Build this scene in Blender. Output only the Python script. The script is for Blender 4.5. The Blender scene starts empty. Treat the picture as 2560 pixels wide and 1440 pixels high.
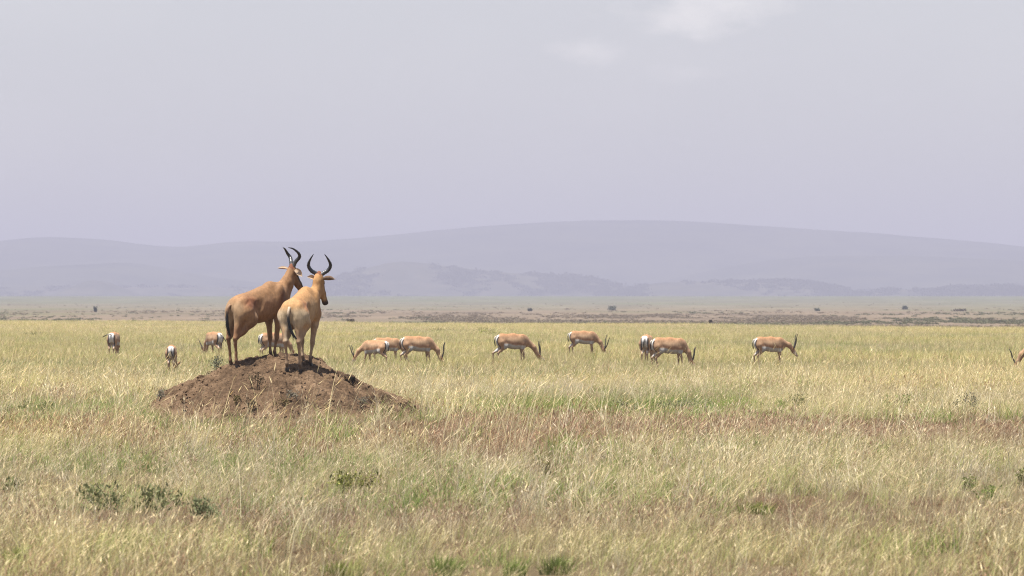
import bpy, math, random
import numpy as np
from mathutils import Vector, Matrix, Euler

S = bpy.context.scene
C = S.collection
rng = np.random.default_rng(11)
random.seed(11)
R = math.radians

# ------------------------------------------------------------------ camera
F_PX = 12800.0                 # focal length in pixels of a 2560 wide picture
EYE = 1.75
HORIZON = 760.0
cd = bpy.data.cameras.new('camera')
cam = bpy.data.objects.new('camera', cd)
C.objects.link(cam)
cam.location = (0, 0, EYE)
cam.rotation_euler = (R(90) + math.atan((HORIZON - 720) / F_PX), 0, 0)
cd.sensor_width = 36
cd.lens = 36 * F_PX / 2560
cd.clip_start = 1
cd.clip_end = 60000
cd.dof.use_dof = True
cd.dof.focus_distance = 80
cd.dof.aperture_fstop = 9.0
S.camera = cam

# ------------------------------------------------------------------ light
SUN_EL, SUN_AZ = 76.0, -118.0            # azimuth clockwise from +Y (the view direction)
w = bpy.data.worlds.new('World')
S.world = w
w.use_nodes = True
nt = w.node_tree
nt.nodes.clear()
out = nt.nodes.new('ShaderNodeOutputWorld')
bg = nt.nodes.new('ShaderNodeBackground')
bg.inputs['Strength'].default_value = 0.1
sky = nt.nodes.new('ShaderNodeTexSky')
sky.sky_type = 'NISHITA'
sky.sun_disc = False
sky.sun_elevation = R(SUN_EL)
sky.sun_rotation = R(SUN_AZ)
sky.altitude = 1500
sky.air_density = 1.0
sky.dust_density = 3.0
sky.ozone_density = 2.0
# milky air and thin clouds over the whole dome
tc = nt.nodes.new('ShaderNodeTexCoord')
mp = nt.nodes.new('ShaderNodeMapping')
mp.inputs['Scale'].default_value = (1.0, 1.0, 2.2)
nt.links.new(tc.outputs['Generated'], mp.inputs['Vector'])
milk = nt.nodes.new('ShaderNodeMixRGB')
milk.inputs[0].default_value = 0.55
milk.inputs[2].default_value = (3.08, 2.98, 2.92, 1)
nt.links.new(sky.outputs[0], milk.inputs[1])
sepw = nt.nodes.new('ShaderNodeSeparateXYZ')
nt.links.new(tc.outputs['Generated'], sepw.inputs[0])
mel = nt.nodes.new('ShaderNodeMapRange')          # the milky layer thins towards the zenith
mel.interpolation_type = 'SMOOTHSTEP'
mel.inputs['From Min'].default_value = 0.0; mel.inputs['From Max'].default_value = 0.75
mel.inputs['To Min'].default_value = 0.85; mel.inputs['To Max'].default_value = 0.22
nt.links.new(sepw.outputs['Z'], mel.inputs['Value'])
nt.links.new(mel.outputs[0], milk.inputs[0])
n1 = nt.nodes.new('ShaderNodeTexNoise')
n1.inputs['Scale'].default_value = 95
n1.inputs['Detail'].default_value = 8
n1.inputs['Roughness'].default_value = 0.6
nt.links.new(mp.outputs[0], n1.inputs['Vector'])
n2 = nt.nodes.new('ShaderNodeTexNoise')
n2.inputs['Scale'].default_value = 13
n2.inputs['Detail'].default_value = 4
nt.links.new(mp.outputs[0], n2.inputs['Vector'])
total = None
def wmath(op, a, b=None, c=None):
    q = nt.nodes.new('ShaderNodeMath'); q.operation = op
    for k, v in enumerate((a, b, c)):
        if v is None: continue
        if isinstance(v, (int, float)): q.inputs[k].default_value = v
        else: nt.links.new(v, q.inputs[k])
    return q.outputs[0]
# each cloud: direction (tan azimuth, tan elevation), half width, half height, strength
for (cx, cz, sx, sz, st) in ((0.0367, 0.0570, 0.0165, 0.0066, 0.8), (0.0154, 0.0492, 0.0078, 0.0034, 0.55), (0.0330, 0.0452, 0.0080, 0.0026, 0.35),
                             (0.0505, 0.0585, 0.0040, 0.0030, 0.4), (-0.085, 0.0640, 0.0300, 0.0040, 0.25), (-0.16, 0.075, 0.03, 0.010, 0.8), (0.17, 0.08, 0.035, 0.012, 0.8)):
    sub = nt.nodes.new('ShaderNodeVectorMath'); sub.operation = 'SUBTRACT'
    sub.inputs[1].default_value = (cx, 1, cz)
    nt.links.new(tc.outputs['Generated'], sub.inputs[0])
    scl = nt.nodes.new('ShaderNodeVectorMath'); scl.operation = 'MULTIPLY'
    scl.inputs[1].default_value = (1 / sx, 1.0, 1 / sz)
    nt.links.new(sub.outputs[0], scl.inputs[0])
    ln = nt.nodes.new('ShaderNodeVectorMath'); ln.operation = 'LENGTH'
    nt.links.new(scl.outputs[0], ln.inputs[0])
    body_ = wmath('SUBTRACT', 1.15, ln.outputs['Value'])
    ragged = wmath('MULTIPLY_ADD', n1.outputs[0], 2.6, -1.3)
    d_ = wmath('ADD', body_, ragged)
    mrr = nt.nodes.new('ShaderNodeMapRange'); mrr.interpolation_type = 'SMOOTHSTEP'
    mrr.inputs['From Min'].default_value = -0.12; mrr.inputs['From Max'].default_value = 1.3
    mrr.inputs['To Max'].default_value = st
    nt.links.new(d_, mrr.inputs['Value'])
    total = mrr.outputs[0] if total is None else wmath('MAXIMUM', total, mrr.outputs[0])
thin = nt.nodes.new('ShaderNodeMapRange'); thin.interpolation_type = 'SMOOTHSTEP'
thin.inputs['From Min'].default_value = 0.45; thin.inputs['From Max'].default_value = 0.75
thin.inputs['To Max'].default_value = 0.14
nt.links.new(n2.outputs[0], thin.inputs['Value'])
total = wmath('MAXIMUM', total, thin.outputs[0])
cl = nt.nodes.new('ShaderNodeMixRGB')
cl.inputs[2].default_value = (4.6, 4.5, 4.35, 1)
nt.links.new(total, cl.inputs[0])
nt.links.new(milk.outputs[0], cl.inputs[1])
nt.links.new(cl.outputs[0], bg.inputs['Color'])
nt.links.new(bg.outputs[0], out.inputs['Surface'])

sd = bpy.data.lights.new('sun', 'SUN')
sun = bpy.data.objects.new('sun', sd)
C.objects.link(sun)
sd.energy = 5.0
sd.angle = R(0.53)
sd.color = (1.0, 0.955, 0.88)
_az, _el = R(SUN_AZ), R(SUN_EL)
sdir = Vector((math.sin(_az) * math.cos(_el), math.cos(_az) * math.cos(_el), math.sin(_el)))
sun.rotation_euler = sdir.to_track_quat('Z', 'Y').to_euler()
sun.location = (0, 40, 60)

S.render.engine = 'CYCLES'
S.view_settings.view_transform = 'Standard'
S.view_settings.look = 'None'
S.view_settings.gamma = 1
S.view_settings.exposure = 1.15
S.view_settings.use_curve_mapping = False
S.cycles.use_denoising = True
S.cycles.denoiser = 'OPENIMAGEDENOISE'
S.cycles.denoising_prefilter = 'NONE'
S.cycles.denoising_input_passes = 'RGB_ALBEDO_NORMAL'
S.cycles.max_bounces = 8
S.cycles.transparent_max_bounces = 8
S.cycles.volume_bounces = 0
S.cycles.filter_width = 1.15
S.cycles.use_adaptive_sampling = False

HAZE_DENSITY = 2.1e-4
HAZE_COLOR = (0.503, 0.498, 0.606)

# ------------------------------------------------------------------ helpers
def fr(a): return a - np.floor(a)

def _hash(ix, iy, seed):
    v = (ix.astype(np.int64) * 374761393 + iy.astype(np.int64) * 668265263 + seed * 982451653) & 0x7fffffff
    v = ((v ^ (v >> 13)) * 1274126177) & 0x7fffffff
    v = v ^ (v >> 16)
    return (v & 0xffff) / 65535.0

def vnoise(x, y, seed=0):
    x = np.asarray(x, dtype=np.float64); y = np.asarray(y, dtype=np.float64)
    ix, iy = np.floor(x), np.floor(y)
    fx, fy = x - ix, y - iy
    fx = fx * fx * (3 - 2 * fx); fy = fy * fy * (3 - 2 * fy)
    a = _hash(ix, iy, seed); b = _hash(ix + 1, iy, seed)
    c = _hash(ix, iy + 1, seed); d = _hash(ix + 1, iy + 1, seed)
    return (a * (1 - fx) + b * fx) * (1 - fy) + (c * (1 - fx) + d * fx) * fy

def fbm(x, y, octaves=4, seed=0, gain=0.5):
    t = 0; amp = 1; tot = 0
    for o in range(octaves):
        t = t + amp * vnoise(np.asarray(x) * 2 ** o + 17.3 * o, np.asarray(y) * 2 ** o - 9.1 * o, seed + o)
        tot += amp; amp *= gain
    return t / tot

def sstep(a, b, x):
    t = np.clip((x - a) / (b - a), 0, 1)
    return t * t * (3 - 2 * t)

def px_x(px, Y):
    return (px - 1280) / F_PX * Y

def make_mesh(name, verts, faces, cols=None, mat=None, smooth=True):
    """verts Nx3, faces list of index arrays (all same size) or list of such arrays."""
    me = bpy.data.meshes.new(name)
    if not isinstance(faces, (list, tuple)):
        faces = [faces]
    faces = [np.asarray(f, dtype=np.int64) for f in faces if len(f)]
    nv = len(verts)
    me.vertices.add(nv)
    me.vertices.foreach_set('co', np.asarray(verts, dtype=np.float32).ravel())
    loops = np.concatenate([f.ravel() for f in faces])
    tot = np.concatenate([np.full(len(f), f.shape[1]) for f in faces])
    start = np.concatenate([[0], np.cumsum(tot)[:-1]])
    me.loops.add(len(loops))
    me.loops.foreach_set('vertex_index', loops.astype(np.int32))
    me.polygons.add(len(tot))
    me.polygons.foreach_set('loop_start', start.astype(np.int32))
    me.polygons.foreach_set('loop_total', tot.astype(np.int32))
    me.polygons.foreach_set('use_smooth', np.full(len(tot), smooth, dtype=bool))
    me.update(calc_edges=True)
    me.validate()
    if cols is not None:
        a = me.color_attributes.new('coat', 'FLOAT_COLOR', 'POINT')
        c4 = np.ones((nv, 4), dtype=np.float32)
        c4[:, :3] = cols
        a.data.foreach_set('color', c4.ravel())
    if mat is not None:
        me.materials.append(mat)
    return me

def link(name, me, parent=None, loc=(0, 0, 0), rot=(0, 0, 0)):
    o = bpy.data.objects.new(name, me)
    C.objects.link(o)
    o.location = loc
    o.rotation_euler = rot
    if parent is not None:
        o.parent = parent
    return o

def tag(o, label=None, cat=None, group=None, kind=None):
    if label: o['label'] = label
    if cat: o['category'] = cat
    if group: o['group'] = group
    if kind: o['kind'] = kind
    return o

def thing(name, label, cat, loc, rotz=0, group=None):
    o = bpy.data.objects.new(name, None)
    C.objects.link(o)
    o.location = loc
    o.rotation_euler = (0, 0, rotz)
    o.empty_display_size = 0.2
    return tag(o, label, cat, group)

def grid_faces(nu, nv_):
    i = np.arange((nu - 1))[:, None] * nv_ + np.arange(nv_ - 1)[None, :]
    i = i.ravel()
    return np.stack([i, i + nv_, i + nv_ + 1, i + 1], axis=1)

# ------------------------------------------------------------------ materials
def new_mat(name):
    m = bpy.data.materials.new(name)
    m.use_nodes = True
    t = m.node_tree
    b = t.nodes['Principled BSDF']
    return m, t, b

def N(t, typ, **kw):
    n = t.nodes.new(typ)
    for k, v in kw.items():
        if k in n.inputs:
            n.inputs[k].default_value = v
        else:
            setattr(n, k, v)
    return n

def coat_material(name, rough=0.75, spec=0.2, noise=28.0, amount=0.22, bump=0.15, sheen=0.04):
    """short fur: colour from the coat attribute, broken by stretched grain."""
    m, t, b = new_mat(name)
    at = N(t, 'ShaderNodeAttribute', attribute_name='coat')
    tcn = N(t, 'ShaderNodeTexCoord')
    mpn = N(t, 'ShaderNodeMapping')
    mpn.inputs['Scale'].default_value = (1, 1, 0.45)
    nz = N(t, 'ShaderNodeTexNoise', Scale=noise, Detail=6.0, Roughness=0.65)
    t.links.new(tcn.outputs['Object'], mpn.inputs[0])
    t.links.new(mpn.outputs[0], nz.inputs['Vector'])
    mr = N(t, 'ShaderNodeMapRange')
    mr.inputs['From Min'].default_value = 0.3
    mr.inputs['From Max'].default_value = 0.7
    mr.inputs['To Min'].default_value = 0.80 - amount
    mr.inputs['To Max'].default_value = 0.80 + amount * 0.7
    t.links.new(nz.outputs[0], mr.inputs['Value'])
    mx = N(t, 'ShaderNodeVectorMath', operation='SCALE')
    t.links.new(at.outputs['Color'], mx.inputs[0])
    t.links.new(mr.outputs[0], mx.inputs['Scale'])
    t.links.new(mx.outputs[0], b.inputs['Base Color'])
    b.inputs['Roughness'].default_value = rough
    b.inputs['Specular IOR Level'].default_value = spec
    b.inputs['Sheen Weight'].default_value = sheen
    b.inputs['Sheen Roughness'].default_value = 0.5
    bp = N(t, 'ShaderNodeBump', Strength=bump, Distance=0.01)
    n2 = N(t, 'ShaderNodeTexNoise', Scale=noise * 4, Detail=3.0)
    t.links.new(mpn.outputs[0], n2.inputs['Vector'])
    t.links.new(n2.outputs[0], bp.inputs['Height'])
    t.links.new(bp.outputs[0], b.inputs['Normal'])
    return m

M_COAT = coat_material('fur')
M_HAIR = coat_material('tail_hair', rough=0.55, spec=0.3, noise=60, amount=0.4, bump=0.4)

def horn_material():
    m, t, b = new_mat('horn')
    at = N(t, 'ShaderNodeAttribute', attribute_name='coat')
    t.links.new(at.outputs['Color'], b.inputs['Base Color'])
    b.inputs['Roughness'].default_value = 0.38
    b.inputs['Specular IOR Level'].default_value = 0.5
    return m
M_HORN = horn_material()

def plain(name, col, rough=0.6, spec=0.3):
    m, t, b = new_mat(name)
    tcn = N(t, 'ShaderNodeTexCoord')
    nz = N(t, 'ShaderNodeTexNoise', Scale=30.0, Detail=4.0)
    t.links.new(tcn.outputs['Object'], nz.inputs['Vector'])
    mx = N(t, 'ShaderNodeMixRGB')
    mx.inputs[1].default_value = tuple(c * 0.75 for c in col) + (1,)
    mx.inputs[2].default_value = tuple(c * 1.25 for c in col) + (1,)
    t.links.new(nz.outputs[0], mx.inputs[0])
    t.links.new(mx.outputs[0], b.inputs['Base Color'])
    b.inputs['Roughness'].default_value = rough
    b.inputs['Specular IOR Level'].default_value = spec
    return m
M_HOOF = plain('hoof', (0.035, 0.03, 0.027), 0.5, 0.4)
M_EYE = plain('eye', (0.01, 0.008, 0.007), 0.15, 0.6)

def leaf_material(name, translucent=0.35, use_tint=True):
    """grass and leaves: own colour times the colour of the patch it grows in."""
    m = bpy.data.materials.new(name)
    m.use_nodes = True
    t = m.node_tree
    t.nodes.clear()
    o = N(t, 'ShaderNodeOutputMaterial')
    at = N(t, 'ShaderNodeAttribute', attribute_name='coat')
    col = at.outputs['Color']
    if use_tint:
        ti = N(t, 'ShaderNodeAttribute', attribute_name='tint', attribute_type='INSTANCER')
        mm = N(t, 'ShaderNodeVectorMath', operation='MULTIPLY')
        t.links.new(at.outputs['Color'], mm.inputs[0])
        t.links.new(ti.outputs['Color'], mm.inputs[1])
        col = mm.outputs[0]
    d = N(t, 'ShaderNodeBsdfDiffuse')
    tr = N(t, 'ShaderNodeBsdfTranslucent')
    mix = N(t, 'ShaderNodeMixShader')
    mix.inputs[0].default_value = translucent
    t.links.new(col, d.inputs['Color'])
    t.links.new(col, tr.inputs['Color'])
    t.links.new(d.outputs[0], mix.inputs[1])
    t.links.new(tr.outputs[0], mix.inputs[2])
    t.links.new(mix.outputs[0], o.inputs['Surface'])
    return m
M_GRASS = leaf_material('grass_blade')
M_LEAF = leaf_material('leaf', 0.25, use_tint=False)

# ------------------------------------------------------------------ terrain
MX, MY, MH = -3.75, 80.95, 0.97            # the termite mound

def grass_end(x, y):
    return 405 - 70 * np.clip(x / (0.1 * np.maximum(y, 100)), -1.6, 1.6) + 6 * np.sin(x / 9)

def ground_z(x, y):
    x = np.asarray(x, float); y = np.asarray(y, float)
    z = 0.06 * (fbm(x / 9, y / 9, 3, 5) - 0.5) * sstep(5, 60, y)
    z = z - 0.9 * sstep(0, 120, y - grass_end(x, y)) * (1 - sstep(620, 1250, y))
    z = z + 9.5 * sstep(1200, 5200, y)
    return z

MOUND_LINE = np.array([(-5.80, 0.0), (-5.64, 0.17), (-5.40, 0.37), (-4.95, 0.58), (-4.60, 0.70), (-4.24, 0.81), (-3.80, 0.915), (-3.42, 0.92), (-3.16, 0.85),
                       (-2.95, 0.73), (-2.70, 0.64), (-2.50, 0.57), (-2.40, 0.44), (-2.09, 0.36), (-1.55, 0.14), (-1.15, 0.0)])

def mound_base(x, y):
    """height of the heap and d, 0 on its top, 1 at its foot, more outside."""
    x = np.asarray(x, float); y = np.asarray(y, float)
    xw = x + 0.30 * (vnoise(y * 0.9 + 5, x * 0.3, 8) - 0.5)
    prof = sum(np.interp(xw + q, MOUND_LINE[:, 0], MOUND_LINE[:, 1]) for q in (-0.06, 0, 0.06)) / 3
    dy = y - MY + 0.35 * (vnoise(x * 1.1, y * 0.4 + 9, 18) - 0.5)
    ry = np.where(dy < 0, 3.0, 2.1) * (0.45 + 0.55 * np.sqrt(np.clip(prof / 0.92, 0, 1)))
    q = np.abs(dy) / ry
    h = prof * np.clip(1 - q ** 2.6, 0, 1) ** 1.15
    outx = np.maximum(np.maximum(-5.80 - x, x + 1.15), 0) / 2.0
    dout = np.maximum(np.maximum(q, 1.0), 1 + outx)
    d = np.where(h > 0.004, np.sqrt(np.clip(1 - (h / 0.95) ** 0.75, 0, 1)), dout)
    return h, d

def mound_z(x, y):
    x = np.asarray(x, float); y = np.asarray(y, float)
    h, d = mound_base(x, y)
    edge = np.clip((1.05 - d) * 3, 0, 1)
    h = h + edge * 0.09 * (fbm(x * 1.9, y * 1.5, 4, 21) - 0.5)
    return h + ground_z(x, y) - 0.02

def ground_top(x, y):
    return np.maximum(ground_z(x, y), mound_z(x, y))

def build_ground():
    ys = np.concatenate([np.linspace(-40, 20, 7), np.arange(24, 110, 1.4), np.geomspace(112, 700, 110),
                         np.geomspace(715, 14500, 90)])
    us = np.linspace(-1, 1, 181)
    us = np.sign(us) * np.abs(us) ** 1.5
    Yg, Ug = np.meshgrid(ys, us, indexing='ij')
    Xg = Ug * (70 + 0.42 * np.maximum(Yg, 0))
    Zg = ground_z(Xg, Yg)
    v = np.stack([Xg, Yg, Zg], -1).reshape(-1, 3)
    f = grid_faces(len(ys), len(us))[:, ::-1]
    m, t, b = new_mat('plain_ground')
    b.inputs['Roughness'].default_value = 0.95
    b.inputs['Specular IOR Level'].default_value = 0.05
    geo = N(t, 'ShaderNodeNewGeometry')
    sep = N(t, 'ShaderNodeSeparateXYZ')
    t.links.new(geo.outputs['Position'], sep.inputs[0])
    # zones by distance into the plain: thatch under the grass, brown scrub, pale far grass
    wob = N(t, 'ShaderNodeTexNoise', Scale=0.006, Detail=5.0)
    mw = N(t, 'ShaderNodeMapping')
    t.links.new(geo.outputs['Position'], mw.inputs[0])
    mw.inputs['Scale'].default_value = (1.0, 0.35, 1)
    t.links.new(mw.outputs[0], wob.inputs['Vector'])
    ma = N(t, 'ShaderNodeMath', operation='MULTIPLY_ADD')
    t.links.new(wob.outputs[0], ma.inputs[0])
    ma.inputs[1].default_value = 900
    t.links.new(sep.outputs['Y'], ma.inputs[2])
    cr = N(t, 'ShaderNodeMapRange')
    cr.inputs['From Min'].default_value = 0
    cr.inputs['From Max'].default_value = 6000
    t.links.new(ma.outputs[0], cr.inputs['Value'])
    ramp = N(t, 'ShaderNodeValToRGB')
    e = ramp.color_ramp.elements
    e[0].position = 0.0; e[0].color = (0.085, 0.062, 0.034, 1)
    e[1].position = 0.142; e[1].color = (0.10, 0.075, 0.042, 1)
    for pos, col in ((0.165, (0.132, 0.10, 0.07, 1)), (0.26, (0.132, 0.102, 0.072, 1)),
                     (0.34, (0.13, 0.108, 0.072, 1)), (0.46, (0.115, 0.105, 0.07, 1)),
                     (0.66, (0.10, 0.10, 0.062, 1)), (1.0, (0.08, 0.085, 0.055, 1))):
        k = e.new(pos); k.color = col
    t.links.new(cr.outputs[0], ramp.inputs[0])
    # streaks of growth
    ms = N(t, 'ShaderNodeMapping')
    ms.inputs['Scale'].default_value = (1, 0.22, 1)
    t.links.new(geo.outputs['Position'], ms.inputs[0])
    ns = N(t, 'ShaderNodeTexNoise', Scale=0.035, Detail=7.0, Roughness=0.65)
    t.links.new(ms.outputs[0], ns.inputs['Vector'])
    mr = N(t, 'ShaderNodeMapRange')
    mr.inputs['From Min'].default_value = 0.3; mr.inputs['From Max'].default_value = 0.7
    mr.inputs['To Min'].default_value = 0.68; mr.inputs['To Max'].default_value = 1.3
    t.links.new(ns.outputs[0], mr.inputs['Value'])
    sc = N(t, 'ShaderNodeVectorMath', operation='SCALE')
    t.links.new(ramp.outputs[0], sc.inputs[0]); t.links.new(mr.outputs[0], sc.inputs['Scale'])
    # green growth in patches
    ng = N(t, 'ShaderNodeTexNoise', Scale=0.011, Detail=4.0)
    t.links.new(ms.outputs[0], ng.inputs['Vector'])
    mg = N(t, 'ShaderNodeMapRange')
    mg.inputs['From Min'].default_value = 0.5; mg.inputs['From Max'].default_value = 0.68
    mg.inputs['To Max'].default_value = 0.55
    t.links.new(ng.outputs[0], mg.inputs['Value'])
    mg2 = N(t, 'ShaderNodeMixRGB')
    mg2.inputs[2].default_value = (0.085, 0.10, 0.045, 1)
    t.links.new(mg.outputs[0], mg2.inputs[0]); t.links.new(sc.outputs[0], mg2.inputs[1])
    t.links.new(mg2.outputs[0], b.inputs['Base Color'])
    o = link('ground', make_mesh('ground', v, f, None, m))
    tag(o, 'flat savanna plain under the dry grass reaching to the hills', None, None, 'structure')

def interp(pts, x):
    pts = np.array(pts, float)
    return np.interp(x, pts[:, 0], pts[:, 1])

def smooth_interp(pts, x, wdt=40):
    acc = 0
    for k in (-1, -0.5, 0, 0.5, 1):
        acc = acc + interp(pts, x + k * wdt)
    return acc / 5

def hill_material(name, c1, c2, scale):
    m, t, b = new_mat(name)
    b.inputs['Roughness'].default_value = 1
    b.inputs['Specular IOR Level'].default_value = 0.0
    geo = N(t, 'ShaderNodeNewGeometry')
    nz = N(t, 'ShaderNodeTexNoise', Scale=scale, Detail=8.0, Roughness=0.7)
    t.links.new(geo.outputs['Position'], nz.inputs['Vector'])
    rp = N(t, 'ShaderNodeValToRGB')
    rp.color_ramp.elements[0].position = 0.4; rp.color_ramp.elements[0].color = c1 + (1,)
    rp.color_ramp.elements[1].position = 0.62; rp.color_ramp.elements[1].color = c2 + (1,)
    t.links.new(nz.outputs[0], rp.inputs[0])
    t.links.new(rp.outputs[0], b.inputs['Base Color'])
    return m

def build_hill(name, label, skyline, Y, depth, mat, rough=4.0, fine=60.0, nu=420, nv_=70, seed=0):
    """A ridge standing across the plain at distance Y, its crest taken from a list of (picture x, picture y)."""
    x0, x1 = skyline[0][0], skyline[-1][0]
    px = np.linspace(x0, x1, nu)
    crest = (HORIZON - smooth_interp(skyline, px)) / F_PX * Y + EYE
    X = px_x(px, Y)
    vs = np.linspace(-1, 1, nv_)
    Xg, Vg = np.meshgrid(X, vs, indexing='ij')
    Yg = Y + Vg * depth
    base = ground_z(Xg, Yg) - 3.0
    prof = np.cos(np.clip(Vg, -1, 1) * math.pi / 2) ** 1.25
    hgt = np.maximum(crest[:, None] - base, 0) * prof
    spur = fbm(Xg / (depth * 0.55), Yg / (depth * 0.8), 4, 31 + seed) - 0.5
    hgt = hgt * (1 + 0.55 * spur * (1 - prof ** 2) )
    nz = (fbm(Xg / fine, Yg / fine, 4, 7 + seed, 0.6) - 0.5) * rough
    z = base + hgt + nz * np.clip(hgt / 12, 0, 1)
    v = np.stack([Xg, Yg, z], -1).reshape(-1, 3)
    o = link(name, make_mesh(name, v, grid_faces(nu, nv_)[:, :], None, mat))
    tag(o, label, None, None, 'structure')
    return o

# ------------------------------------------------------------------ scatter (geometry nodes)
def scatter(name, label, pts, idx, scl, rot, tint, variants, cat=None):
    me = bpy.data.meshes.new(name)
    n = len(pts)
    me.vertices.add(n)
    me.vertices.foreach_set('co', np.asarray(pts, np.float32).ravel())
    a = me.attributes.new('pick', 'INT', 'POINT'); a.data.foreach_set('value', np.asarray(idx, np.int32))
    a = me.attributes.new('size', 'FLOAT_VECTOR', 'POINT'); a.data.foreach_set('vector', np.asarray(scl, np.float32).ravel())
    a = me.attributes.new('turn', 'FLOAT_VECTOR', 'POINT'); a.data.foreach_set('vector', np.asarray(rot, np.float32).ravel())
    c4 = np.ones((n, 4), np.float32); c4[:, :3] = tint
    a = me.attributes.new('tint', 'FLOAT_COLOR', 'POINT'); a.data.foreach_set('color', c4.ravel())
    o = link(name, me)
    tag(o, label, cat, None, 'stuff')
    col = bpy.data.collections.new(name + '_sources')
    for k, vm in enumerate(variants):
        so = bpy.data.objects.new('%s_source_%03d' % (name, k), vm)
        col.objects.link(so)
    g = bpy.data.node_groups.new(name, 'GeometryNodeTree')
    g.interface.new_socket('Geometry', in_out='INPUT', socket_type='NodeSocketGeometry')
    g.interface.new_socket('Geometry', in_out='OUTPUT', socket_type='NodeSocketGeometry')
    gi = g.nodes.new('NodeGroupInput'); go = g.nodes.new('NodeGroupOutput')
    ci = g.nodes.new('GeometryNodeCollectionInfo')
    ci.inputs['Collection'].default_value = col
    ci.inputs['Separate Children'].default_value = True
    ci.inputs['Reset Children'].default_value = True
    ip = g.nodes.new('GeometryNodeInstanceOnPoints')
    ip.inputs['Pick Instance'].default_value = True
    def na(nm, ty):
        q = g.nodes.new('GeometryNodeInputNamedAttribute')
        q.data_type = ty
        q.inputs['Name'].default_value = nm
        return q.outputs['Attribute']
    g.links.new(gi.outputs[0], ip.inputs['Points'])
    g.links.new(ci.outputs[0], ip.inputs['Instance'])
    g.links.new(na('pick', 'INT'), ip.inputs['Instance Index'])
    g.links.new(na('turn', 'FLOAT_VECTOR'), ip.inputs['Rotation'])
    g.links.new(na('size', 'FLOAT_VECTOR'), ip.inputs['Scale'])
    g.links.new(ip.outputs[0], go.inputs[0])
    md = o.modifiers.new('scatter', 'NODES')
    md.node_group = g
    return o

def blades(n, spread, hmin, hmax, width, lean, cols, seed, seg=3, head=None, droop=0.5, jitter=0.35):
    """n tapered blades; lean = mean sideways lean (x) of the tips as a share of height; head = (length, width, colour) of a seed head."""
    r = np.random.default_rng(seed)
    V, Fq, Ft, K = [], [], [], []
    off = 0
    for i in range(n):
        rad = spread * math.sqrt(r.random()); a = r.random() * 6.283
        bx, by = rad * math.cos(a), rad * math.sin(a)
        h = hmin + (hmax - hmin) * r.random() ** 1.3
        la = lean + r.normal() * jitter
        lb = r.normal() * jitter
        yaw = r.normal() * 0.9
        wx, wy = math.cos(yaw), math.sin(yaw)
        c = np.array(cols[r.integers(len(cols))]) * (0.78 + 0.44 * r.random())
        wd = width * (0.7 + 0.6 * r.random())
        dr = droop * r.random()
        for s in range(seg + 1):
            t = s / seg
            cx = bx + la * h * t ** 1.8
            cy = by + lb * h * t ** 1.8
            cz = h * (t - dr * 0.45 * t ** 3 * abs(la) * 1.6) - 0.02 * (1 - t)
            ww = wd * (1 - 0.75 * t) * 0.5
            base_tone = 0.8 + 0.25 * t  # own colour of the blade, deeper towards its browner base
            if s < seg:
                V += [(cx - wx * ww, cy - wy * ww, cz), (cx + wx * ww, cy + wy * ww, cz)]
                K += [c * base_tone, c * base_tone]
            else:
                V.append((cx, cy, cz)); K.append(c * base_tone)
        for s in range(seg - 1):
            q = off + 2 * s
            Fq.append((q, q + 1, q + 3, q + 2))
        q = off + 2 * (seg - 1)
        Ft.append((q, q + 1, q + 2))
        tipx, tipy, tipz = V[-1]
        off = len(V)
        if head is not None and r.random() < head[3]:
            hl, hw, hc = head[0] * (0.7 + 0.6 * r.random()), head[1] * (0.7 + 0.6 * r.random()), np.array(head[2]) * (0.8 + 0.4 * r.random())
            dx, dy, dz = la * 1.4 + 0.1, lb * 1.2, 1 - dr * 0.9
            L = math.sqrt(dx * dx + dy * dy + dz * dz)
            dx, dy, dz = dx / L * hl, dy / L * hl, dz / L * hl
            sx, sz = tipx - dx * 0.35, tipz - dz * 0.35
            sy = tipy - dy * 0.35
            for yw in (r.random() * 3.14, r.random() * 3.14):
                ax, ay = math.cos(yw) * hw / 2, math.sin(yw) * hw / 2
                V += [(sx, sy, sz), (sx + dx * 0.4 + ax, sy + dy * 0.4 + ay, sz + dz * 0.4),
                      (sx + dx, sy + dy, sz + dz), (sx + dx * 0.4 - ax, sy + dy * 0.4 - ay, sz + dz * 0.4)]
                K += [hc] * 4
                Fq.append((off, off + 1, off + 2, off + 3))
                off = len(V)
    K = np.clip(np.array(K), 0, 1)
    return make_mesh('tuft', np.array(V), [np.array(Fq), np.array(Ft)], K, M_GRASS, smooth=False)

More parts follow.
